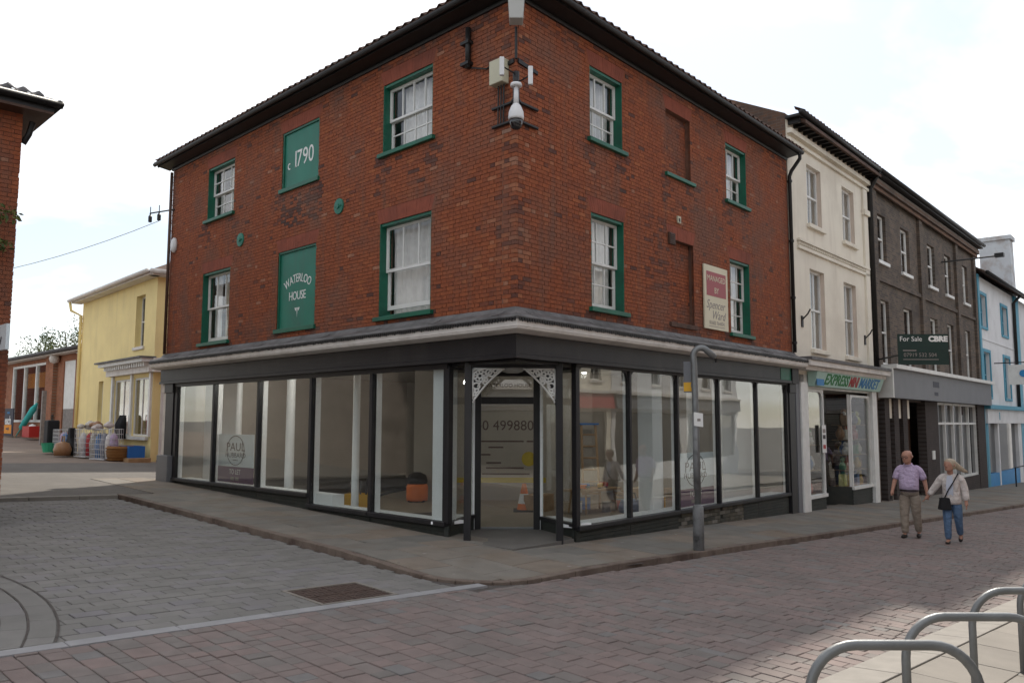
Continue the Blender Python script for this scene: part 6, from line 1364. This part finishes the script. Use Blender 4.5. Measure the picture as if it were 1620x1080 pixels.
def person(label, loc, fdir, H, J, clothes, head):
    """J: joint name -> local (fwd, left, up); clothes: list of (name, nodes[(joint or pos, r)], edges, root, mat)"""
    f = Vector(fdir).normalized(); l = Vector((0, 0, 1)).cross(f); o = Vector(loc); k = H
    xf = lambda a, b, c: tuple(o+f*(a*k)+l*(b*k)+Vector((0, 0, c*k)))
    t = thing('person', label, 'person', loc)
    P = lambda n: J[n] if isinstance(n, str) else n
    names = ['pelvis', 'belly', 'chest', 'neck', 'chin', 'head', 'crown', 'shL', 'elL', 'wrL', 'haL', 'shR', 'elR', 'wrR', 'haR', 'hipL', 'knL', 'anL', 'toL', 'hipR', 'knR', 'anR', 'toR']
    rad = dict(pelvis=.06, belly=.055, chest=.055, neck=.036, chin=.036, head=.036, crown=.03, shL=.024, elL=.027, wrL=.018, haL=.024, hipL=.045, knL=.032, anL=.022, toL=.018)
    nodes = []
    for n in names:
        q = n.replace('R', 'L') if n.endswith('R') else n; r = rad[q]; r = tuple(v*k for v in r) if hasattr(r, '__len__') else r*k; nodes.append((J[n], r))
    ix = {n: i for i, n in enumerate(names)}
    E = [('pelvis', 'belly'), ('belly', 'chest'), ('chest', 'neck'), ('neck', 'chin'), ('chin', 'head'), ('head', 'crown'), ('chest', 'shL'), ('shL', 'elL'), ('elL', 'wrL'), ('wrL', 'haL'), ('chest', 'shR'), ('shR', 'elR'), ('elR', 'wrR'), ('wrR', 'haR'), ('pelvis', 'hipL'), ('hipL', 'knL'), ('knL', 'anL'), ('anL', 'toL'), ('pelvis', 'hipR'), ('hipR', 'knR'), ('knR', 'anR'), ('anR', 'toR')]
    body = skin('body', nodes, [(ix[a], ix[b_]) for a, b_ in E], 0, 'skin', t, xf)
    hc = Vector(J['head']); g = Vector(head['gaze']).normalized(); gl = Vector((0, 0, 1)).cross(g).normalized(); gu = g.cross(gl)
    hb_ = MB()      # skull, jaw: rings in the head's own frame, joined into the body mesh
    prof = [(-.064, .030, .016), (-.058, .026, .036), (-.045, .016, .046), (-.02, .006, .052), (.005, .0, .056), (.03, -.004, .058), (.048, -.008, .050), (.060, -.010, .032), (.066, -.010, .010)]
    rg = []
    for zz, fx, rr in prof:
        rg.append([xf(*(hc+g*(fx+rr*1.12*math.cos(q))+gl*(rr*.92*math.sin(q))+gu*zz)) for q in [2*math.pi*i/16 for i in range(16)]])
    hb_.add([p for r_ in rg for p in r_], [(i*16+j, i*16+(j+1) % 16, (i+1)*16+(j+1) % 16, (i+1)*16+j) for i in range(len(prof)-1) for j in range(16)]+[tuple(range(15, -1, -1)), tuple(range((len(prof)-1)*16, len(prof)*16))])
    bm = bmesh.new(); bm.from_mesh(body.data); bm.from_mesh(hb_.mesh('head', 'skin', True)); bm.to_mesh(body.data); bm.free(); body.data.polygons.foreach_set('use_smooth', [True]*len(body.data.polygons))
    def loft(mb, rings, n=16):     # rings: (centre local, rx fwd, ry side) horizontal ellipses
        vs = [xf(c[0]+rx*math.cos(q), c[1]+ry*math.sin(q), c[2]) for c, rx, ry in rings for q in [2*math.pi*i/n for i in range(n)]]
        K_ = len(rings); mb.add(vs, [(i*n+j, i*n+(j+1) % n, (i+1)*n+(j+1) % n, (i+1)*n+j) for i in range(K_-1) for j in range(n)]+[tuple(range(n-1, -1, -1)), tuple(range((K_-1)*n, K_*n))])
    for nm, parts_, mt in clothes:
        mb = MB()
        for kind, data in parts_:
            if kind == 'loft': loft(mb, data)
            else: mb.tube([xf(*p) for p, r in data], [r*k for p, r in data], 12)
        o_c = mb.build(nm, mt, t, smooth=True)
        sm = o_c.modifiers.new('s', 'SUBSURF'); sm.levels = 1; sm.render_levels = 1
    # fingers, nose, ears, eyes
    for s in 'LR':
        h = Vector(J['ha'+s]); w_ = Vector(J['wr'+s]); d = (h-w_).normalized()
        for q in range(4):
            a = h+Vector((.0+.010*(q-1.5), 0, 0)); tip = a+d*(.034+.006*(1.5-abs(q-1.5)))+Vector((.006, 0, 0)); MB().tube([xf(*a), xf(*a.lerp(tip, .6)), xf(*(tip+Vector((.01, 0, 0))))], [.0055*k, .005*k, .004*k], 6).build('finger', 'skin', t, smooth=True)
        a = w_.lerp(h, .5)+Vector((.012, 0, 0)); MB().tube([xf(*a), xf(*(a+d*.018+Vector((.016, 0, 0)))), xf(*(a+d*.034+Vector((.018, 0, 0))))], [.007*k, .006*k, .005*k], 6).build('thumb', 'skin', t, smooth=True)
    loc_ = lambda a, b_, c: xf(*(hc+g*a+gl*b_+gu*c))
    MB().tube([loc_(.055, 0, .012), loc_(.070, 0, -.008), loc_(.058, 0, -.016)], [.006*k, .010*k, .008*k], 6).build('nose', 'skin', t, smooth=True)
    MB().tube([loc_(.052, -.018, -.032), loc_(.058, 0, -.033), loc_(.052, .018, -.032)], .004*k, 5).build('mouth', 'print_red', t)
    for s in (-1, 1):
        MB().lathe(loc_(.05, s*.022, .008), [(0, -.006*k), (.006*k, 0), (0, .006*k)], 8).build('eye', 'print_dark', t, smooth=True); MB().tube([loc_(.0, s*.056, .016), loc_(-.004, s*.062, .0), loc_(.002, s*.056, -.016)], [.004*k, .010*k, .005*k], 6).build('ear', 'skin', t, smooth=True)
    return t, xf, loc_
ml, wl = gm_ = (Vector((2.33, 8.77, 0)), Vector((3.16, 8.58, 0)))
ml.z = roadz(ml.x, ml.y); wl.z = roadz(wl.x, wl.y)
Fh_ = Vector((-.708, .706, 0)); Rh_ = Vector((.706, .708, 0))
fd = -Rh_*.62-Fh_*.78
Jm = dict(pelvis=(0, 0, .53), belly=(.03, 0, .60), chest=(.015, 0, .73), neck=(.03, 0, .835), chin=(.055, 0, .872), head=(.062, 0, .925), crown=(.055, 0, .962),
          shL=(.0, .105, .80), elL=(-.05, .15, .65), wrL=(-.03, .175, .525), haL=(-.02, .185, .478), shR=(.01, -.105, .80), elR=(.02, -.15, .65), wrR=(.09, -.165, .53), haR=(.115, -.165, .487),
          hipL=(0, .055, .50), knL=(-.01, .06, .28), anL=(-.10, .06, .06), toL=(-.03, .07, .018), hipR=(0, -.055, .50), knR=(.05, -.055, .275), anR=(.055, -.055, .045), toR=(.14, -.06, .018))
cl = [('shirt', [('loft', [((.01, 0, .515), .088, .102), ((.02, 0, .545), .098, .106), ((.03, 0, .60), .104, .108), ((.02, 0, .68), .092, .110), ((.012, 0, .745), .082, .116), ((.008, 0, .79), .066, .112), ((.012, 0, .822), .048, .072), ((.02, 0, .842), .040, .042)]),
                 ('tube', [((.005, .05, .785), .050), ((.0, .085, .785), .048), ((-.012, .112, .765), .044), ((-.03, .136, .70), .041), ((-.036, .146, .655), .043)]), ('tube', [((.01, -.05, .785), .050), ((.01, -.085, .785), .048), ((.012, -.112, .765), .044), ((.017, -.136, .70), .041), ((.02, -.146, .655), .043)])], 'lilac'),
      ('trousers', [('loft', [((.0, 0, .55), .086, .098), ((0, 0, .51), .092, .102), ((0, 0, .465), .082, .10)]), ('tube', [((0, .05, .50), .06), ((0, .052, .44), .066), ((-.008, .06, .28), .050), ((-.06, .06, .14), .043), ((-.092, .06, .055), .043)]), ('tube', [((0, -.05, .50), .06), ((.012, -.052, .44), .066), ((.048, -.055, .28), .050), ((.052, -.055, .14), .043), ((.055, -.055, .035), .044)])], 'khaki'),
      ('shoe', [('tube', [((-.125, .06, .05), .015), ((-.11, .06, .036), .027), ((-.07, .063, .027), .029), ((-.02, .068, .02), .024), ((.0, .07, .018), .012)])], 'leather'), ('shoe', [('tube', [((.025, -.055, .035), .015), ((.04, -.055, .028), .027), ((.08, -.057, .024), .029), ((.14, -.062, .019), .024), ((.16, -.063, .017), .012)])], 'leather')]
man, xm, lm = person('bald man in lilac short sleeved shirt and khaki trousers walking hand in hand', ml, fd, 1.72, Jm, cl, dict(gaze=(1, -.25, -.25)))
MB().tube([xm(.02+.1*math.cos(a), .098*math.sin(a), .542) for a in [2*math.pi*k/20 for k in range(21)]], .014*1.2, 6).build('belt', 'leather', man)
b = MB(); leavesn = 0
b.tube([lm(-.02, .048, -.008), lm(-.052, .034, -.004), lm(-.064, 0, -.004), lm(-.052, -.034, -.004), lm(-.02, -.048, -.008)], .017, 8); b.build('hair', 'greyhair', man, smooth=True)
b = MB()
for s in (-1, 1): b.tube([lm(.062, s*.022+.016*math.cos(a), .008+.012*math.sin(a)) for a in [2*math.pi*k/10 for k in range(11)]], .004, 5)
b.tube([lm(.062, -.006, .01), lm(.066, 0, .012), lm(.062, .006, .01)], .004, 5); b.build('glasses', 'print_dark', man)
b = MB(); b.tube([xm(.03+.04*math.cos(a)*.9, .04*math.sin(a), .838+.012*math.cos(a)*-1) for a in [2*math.pi*k/14 for k in range(15)]], .016, 6); b.build('collar', 'lilac', man, smooth=True)
wlt = MB().hexa([xm(*(Vector(Jm['haR'])+Vector((a, c, d)))) for d in (-.05, -.01) for a, c in ((.0, -.012), (.05, -.012), (.05, .008), (.0, .008))]).build('wallet', 'leather', None); tag(wlt, "small dark wallet in the bald man's right hand", 'wallet')
Jw = dict(pelvis=(0, 0, .53), belly=(.02, 0, .60), chest=(.015, 0, .72), neck=(.03, 0, .83), chin=(.055, 0, .868), head=(.062, 0, .925), crown=(.05, 0, .965),
          shL=(.0, .095, .79), elL=(-.03, .135, .64), wrL=(.0, .15, .50), haL=(.01, .152, .452), shR=(.01, -.095, .79), elR=(.02, -.17, .66), wrR=(.02, -.25, .545), haR=(.02, -.285, .51),
          hipL=(0, .05, .50), knL=(-.02, .055, .28), anL=(-.14, .05, .09), toL=(-.10, .055, .035), hipR=(0, -.05, .50), knR=(.05, -.05, .275), anR=(.04, -.05, .045), toR=(.12, -.055, .018))
cw = [('cardigan', [('loft', [((.0, 0, .455), .092, .112), ((.005, 0, .50), .092, .108), ((.01, 0, .57), .084, .098), ((.015, 0, .65), .080, .098), ((.016, 0, .72), .084, .104), ((.01, 0, .775), .066, .102), ((.012, 0, .808), .050, .07), ((.02, 0, .83), .042, .046)]),
                    ('tube', [((.005, .045, .78), .05), ((.0, .08, .78), .051), ((-.012, .108, .755), .049), ((-.03, .135, .64), .042), ((-.012, .145, .56), .040), ((.0, .15, .505), .040)]), ('tube', [((.01, -.045, .78), .05), ((.01, -.08, .78), .051), ((.014, -.11, .755), .048), ((.02, -.17, .66), .041), ((.02, -.215, .60), .038), ((.02, -.245, .552), .036)])], 'cardigan'),
      ('jeans', [('loft', [((.0, 0, .52), .082, .092), ((0, 0, .49), .086, .098), ((0, 0, .455), .078, .096)]), ('tube', [((0, .048, .49), .056), ((0, .05, .43), .061), ((-.018, .055, .28), .046), ((-.08, .052, .17), .039), ((-.132, .05, .095), .038)]), ('tube', [((0, -.048, .49), .056), ((.012, -.05, .43), .061), ((.048, -.05, .28), .046), ((.043, -.05, .14), .039), ((.04, -.05, .04), .038)])], 'denim'),
      ('shoe', [('tube', [((-.168, .05, .085), .014), ((-.155, .05, .07), .025), ((-.12, .05, .047), .026), ((-.09, .052, .022), .02)])], 'leather'), ('shoe', [('tube', [((.01, -.05, .03), .014), ((.025, -.05, .026), .025), ((.07, -.052, .022), .026), ((.13, -.056, .017), .02)])], 'leather')]
wom, xw, lw_ = person('woman in off white cardigan and jeans with long grey blonde hair, holding hands', wl, fd, 1.60, Jw, cw, dict(gaze=(1, -.35, -.12)))
def hair_cap(locf, parent, mat, k, low, tail=None):
    mb = MB(); rg = []
    for zz, fx, rr in ((low, -.022, .048), (-.02, -.020, .058), (.005, -.020, .063), (.03, -.020, .066), (.052, -.018, .058), (.068, -.014, .038), (.076, -.012, .012)):
        rg.append([locf(fx+rr*1.10*math.cos(q), rr*.98*math.sin(q), zz) for q in [2*math.pi*i/16 for i in range(16)]])
    K_ = len(rg); mb.add([p for r_ in rg for p in r_], [(i*16+j, i*16+(j+1) % 16, (i+1)*16+(j+1) % 16, (i+1)*16+j) for i in range(K_-1) for j in range(16)]+[tuple(range(15, -1, -1)), tuple(range((K_-1)*16, K_*16))])
    if tail: mb.tube([locf(*p) for p, r in tail], [r*k for p, r in tail], 10)
    return mb.build('hair', mat, parent, smooth=True)
hair_cap(lw_, wom, 'hair', 1.6, -.05, [((-.05, .0, .02), .045), ((-.085, .02, -.01), .042), ((-.12, .045, -.045), .034), ((-.165, .075, -.085), .024), ((-.20, .095, -.105), .010)])
MB().hexa([xw(*p) for p in ((.05, -.035, .56), (.088, -.03, .56), (.088, .03, .56), (.05, .035, .56), (.03, -.03, .80), (.068, -.022, .80), (.068, .022, .80), (.03, .03, .80))]).add([xw(.09, -.034, .57), xw(.09, .034, .57), xw(.106, .04, .68), xw(.106, -.04, .68), xw(.075, .028, .80), xw(.075, -.028, .80)], [(0, 1, 2, 3), (3, 2, 4, 5)]).build('top', 'tee', wom, smooth=True)
hb = thing('handbag', 'black shoulder bag worn across the body by the woman', 'bag', xw(.09, -.10, .42))
MB().hexa([xw(*p) for p in ((.075, -.15, .40), (.135, -.10, .40), (.10, .02, .40), (.06, -.02, .40), (.085, -.12, .545), (.12, -.09, .545), (.10, .0, .545), (.07, -.02, .545))]).build('bag_body', 'blackcloth', hb, bevel=.02); MB().tube([xw(.10, -.06, .54), xw(.125, -.01, .64), xw(.118, .045, .73), xw(.06, .085, .825), xw(-.05, .075, .82), xw(-.11, .0, .68), xw(-.07, -.10, .52), xw(.07, -.12, .53)], .012, 6).build('strap', 'blackcloth', hb)

# ------------------------------------------------------------------ goods outside the yellow shop
def yz(x, y): return G(x, y)-.010
def wire_basket(x, y, w_, d_, h_, label, ang=0, fill='orn0', z0=.0):
    g = yz(x, y)+z0; fr = frame_dir((x, y, g), ang); t = thing('wire_basket', label, 'basket', (x, y, g)); 
    for n0 in (-d_/2, d_/2):
        b = MB()
        for k in range(9): b.tube([fr(-w_/2+w_*k/8, n0, 0), fr(-w_/2+w_*k/8, n0, h_)], .008, 4)
        for k in range(7): b.tube([fr(-w_/2, n0, h_*k/6), fr(w_/2, n0, h_*k/6)], .008, 4)
        stuff(b.build('mesh_side', 'wire', t))
    for u0 in (-w_/2, w_/2):
        b = MB()
        for k in range(5): b.tube([fr(u0, -d_/2+d_*k/4, 0), fr(u0, -d_/2+d_*k/4, h_)], .008, 4)
        for k in range(7): b.tube([fr(u0, -d_/2, h_*k/6), fr(u0, d_/2, h_*k/6)], .008, 4)
        stuff(b.build('mesh_end', 'wire', t))
    MB().box(fr, -w_/2, w_/2, -d_/2, d_/2, .0, .03).build('base_tray', 'wire', t)
    for k in range(4): MB().lathe(fr(-w_*.36+w_*.24*k, random.uniform(-.1, .1), .03), [(.12, 0), (.16, h_*.4), (.12, h_*.72), (.03, h_*.84)], 8).build('goods', random.choice(('orn0', 'orn5', 'orn8', 'print_red', 'orn1', 'lilac')), t, smooth=True)
    return t
wire_basket(-20.9, 1.55, 1.1, .6, 1.0, 'tall white wire basket of goods under the yellow house window', 5)
wire_basket(-22.3, 1.45, .8, .6, .95, 'wire basket of mixed goods left of the tall white one', 8)
wire_basket(-24.3, 1.35, 1.1, .7, .85, 'wide wire basket of cloths at the left of the shop display', -5)
wk = thing('wicker_basket', 'brown wicker basket on the ground before the yellow shop', 'basket', (-20.3, 1.7, .4)); g = yz(-20.2, 1.75)
MB().lathe((-20.1, 1.72, g), [(.36, 0), (.42, .25), (.40, .48), (.37, .48), (.37, .1)], 20).build('basket_body', 'wicker', wk, smooth=True); 
for k in range(5): MB().tube([(-20.1+(.39+.012*k)*math.cos(a), 1.72+(.39+.012*k)*math.sin(a), g+.05+k*.09) for a in [2*math.pi*j/20 for j in range(21)]], .018, 5).build('weave_band', 'wicker', wk)
sc = thing('suitcase', 'black upright suitcase at the left end of the shop display', 'suitcase', (-25.6, 1.2, .6)); fr = frame_dir((-25.6, 1.2, yz(-25.6, 1.2)), -8); MB().box(fr, -.45, .45, -.2, .2, .08, 1.15).build('case', 'blackcloth', sc, bevel=.06); MB().tube([fr(-.15, 0, 1.15), fr(-.15, 0, 1.35), fr(.15, 0, 1.35), fr(.15, 0, 1.15)], .02, 6).build('handle', 'black', sc)
for u in (-.32, .32): MB().lathe(fr(u, 0, 0), [(.05, 0), (.06, .05), (.04, .1)], 8).build('wheel', 'black', sc)
sc2 = thing('guitar_case', 'black case leaning between the wire baskets', 'case', (-23.2, 1.2, .5)); fr = frame_dir((-23.2, 1.15, yz(-23.2, 1.15)), 0); MB().prism(fr, [(-.35, 0), (.35, 0), (.42, .3), (.2, .6), (.16, .95), (-.05, .95), (-.12, .6), (-.4, .35)], -.1, .1).build('case', 'blackcloth', sc2, bevel=.03)
gt = thing('plastic_tub', 'small green plastic tub beside the suitcase', 'tub', (-24.9, .95, .6)); MB().lathe((-24.9, .95, yz(-24.9, .95)), [(.2, 0), (.27, .32), (.29, .33), (.25, .3), (.18, .03)], 14).build('tub', 'greentub', gt)
tb_ = thing('tan_bag', 'tan leather bag on the ground before the black case', 'bag', (-22.8, .85, .5)); MB().lathe((-22.9, .8, yz(-22.9, .8)), [(.26, 0), (.3, .2), (.22, .42), (.05, .48)], 12).build('bag_body', 'orn6', tb_, smooth=True); MB().tube([(-23.05, .8, yz(-23, .8)+.42), (-22.98, .8, yz(-23, .8)+.66), (-22.8, .8, yz(-23, .8)+.66), (-22.75, .8, yz(-23, .8)+.42)], .025, 6).build('handle', 'wood', tb_)
bx_ = thing('crate', 'blue plastic crate on the yellow shop doorstep', 'crate', FY(.45, .45, .5)); f = MB(); f.box(FY, -.25, .95, .25, .75, .62, .66); 
for a, c, d0, d1 in ((-.25, -.21, .25, .75), (.91, .95, .25, .75), (-.21, .91, .25, .29), (-.21, .91, .71, .75)): f.box(FY, a, c, d0, d1, .66, 1.0)
f.build('crate_body', 'bluebox', bx_); MB().box(FY, .62, .86, .751, .756, .72, .9).build('crate_label', 'print_white', bx_)
tag(MB().box(FY, -.55, 1.2, .15, .85, .25, .615).build('low_platform', 'wood', None, bevel=.01), 'low orange-brown timber platform under the blue crate', 'platform')
for k, (x_, z_, m_, l_) in enumerate(((-21.2, 1.02, 'cardigan', 'white'), (-21.9, 1.0, 'orn6', 'brown'), (-22.6, .98, 'orn0', 'cream'))):
    bd = MB(); [bd.lathe((x_+random.uniform(-.25, .25), 1.5+random.uniform(-.2, .15), yz(x_, 1.5)+z_+random.uniform(-.1, .12)), [(.03, -.06), (.16*q_, 0), (.15*q_, .08), (.04, .16*q_)], 9) for q_ in (1, .8, 1.1, .7, .9)]; tag(bd.build('cloth_bundle', m_, None, smooth=True), l_+' bundle of cloth piled on the wire baskets', 'bundle')
# street board, parasol, crate by the brick shop
ab = thing('street_board', 'navy street board with orange arrow panel reading each', 'sign board', (-43.5, 4.0, 1.0)); fr = Frame((-41.3, 3.75, 1.03), (-1, 0, 0), (0, -1, 0)); X = (1, 0, 0)
MB().box(fr, -.2, 1.7, -.04, 0, .0, 1.45).build('board', 'navy', ab); MB().box(fr, .0, 1.35, .001, .01, .12, .58).build('orange_panel', 'print_orange', ab); text('each', .62, fr(.68, .012, .80), X, 'print_white', ab, ext=.002, bold=.015); 
MB().prism(fr, [(1.0, .33), (.6, .33), (.6, .25), (.4, .37), (.6, .49), (.6, .41), (1.0, .41)], .011, .016).build('arrow', 'navy', ab)
for k in (-1, 0, 1): MB().lathe(fr(.68+k*.16, .004, 1.22), [(.06, 0), (.06, .006)], 10, ax=(fr.u, fr.z, fr.n)).build('emblem', 'print_blue', ab)
pr_ = thing('parasol', 'folded teal parasol leaning against the brick shop window', 'parasol', (-42.2, 4.0, 1.0)); A, B = Vector((-40.9, 3.9, 1.05)), Vector((-39.2, 4.35, 2.75))
MB().tube([A, A.lerp(B, .2), A.lerp(B, .25), A.lerp(B, .8), A.lerp(B, 1)], [.03, .03, .14, .16, .03], 10).build('canopy', 'teal', pr_, smooth=True); MB().tube([A-Vector((.15, .03, .1)), B+Vector((.1, .03, .12))], .025, 6).build('pole', 'wood', pr_)
rc = thing('red_crate', 'low red crate below the brick shop window', 'crate', (-40.5, 4.1, 1.0)); fr = Frame((-38.7, 4.05, yz(-38.7, 4.05)), (-1, 0, 0), (0, -1, 0)); f = MB(); f.box(fr, -.6, .6, -.3, .3, .0, .06)
for a, c, d0, d1 in ((-.6, -.54, -.3, .3), (.54, .6, -.3, .3), (-.54, .54, -.3, -.24), (-.54, .54, .24, .3)): f.box(fr, a, c, d0, d1, .06, .55)
f.build('crate_body', 'redbox', rc); MB().lathe(fr(0, 0, .3), [(.1, 0), (.2, .15), (.15, .3), (.02, .36)], 10).build('goods', 'print_white', rc, smooth=True)
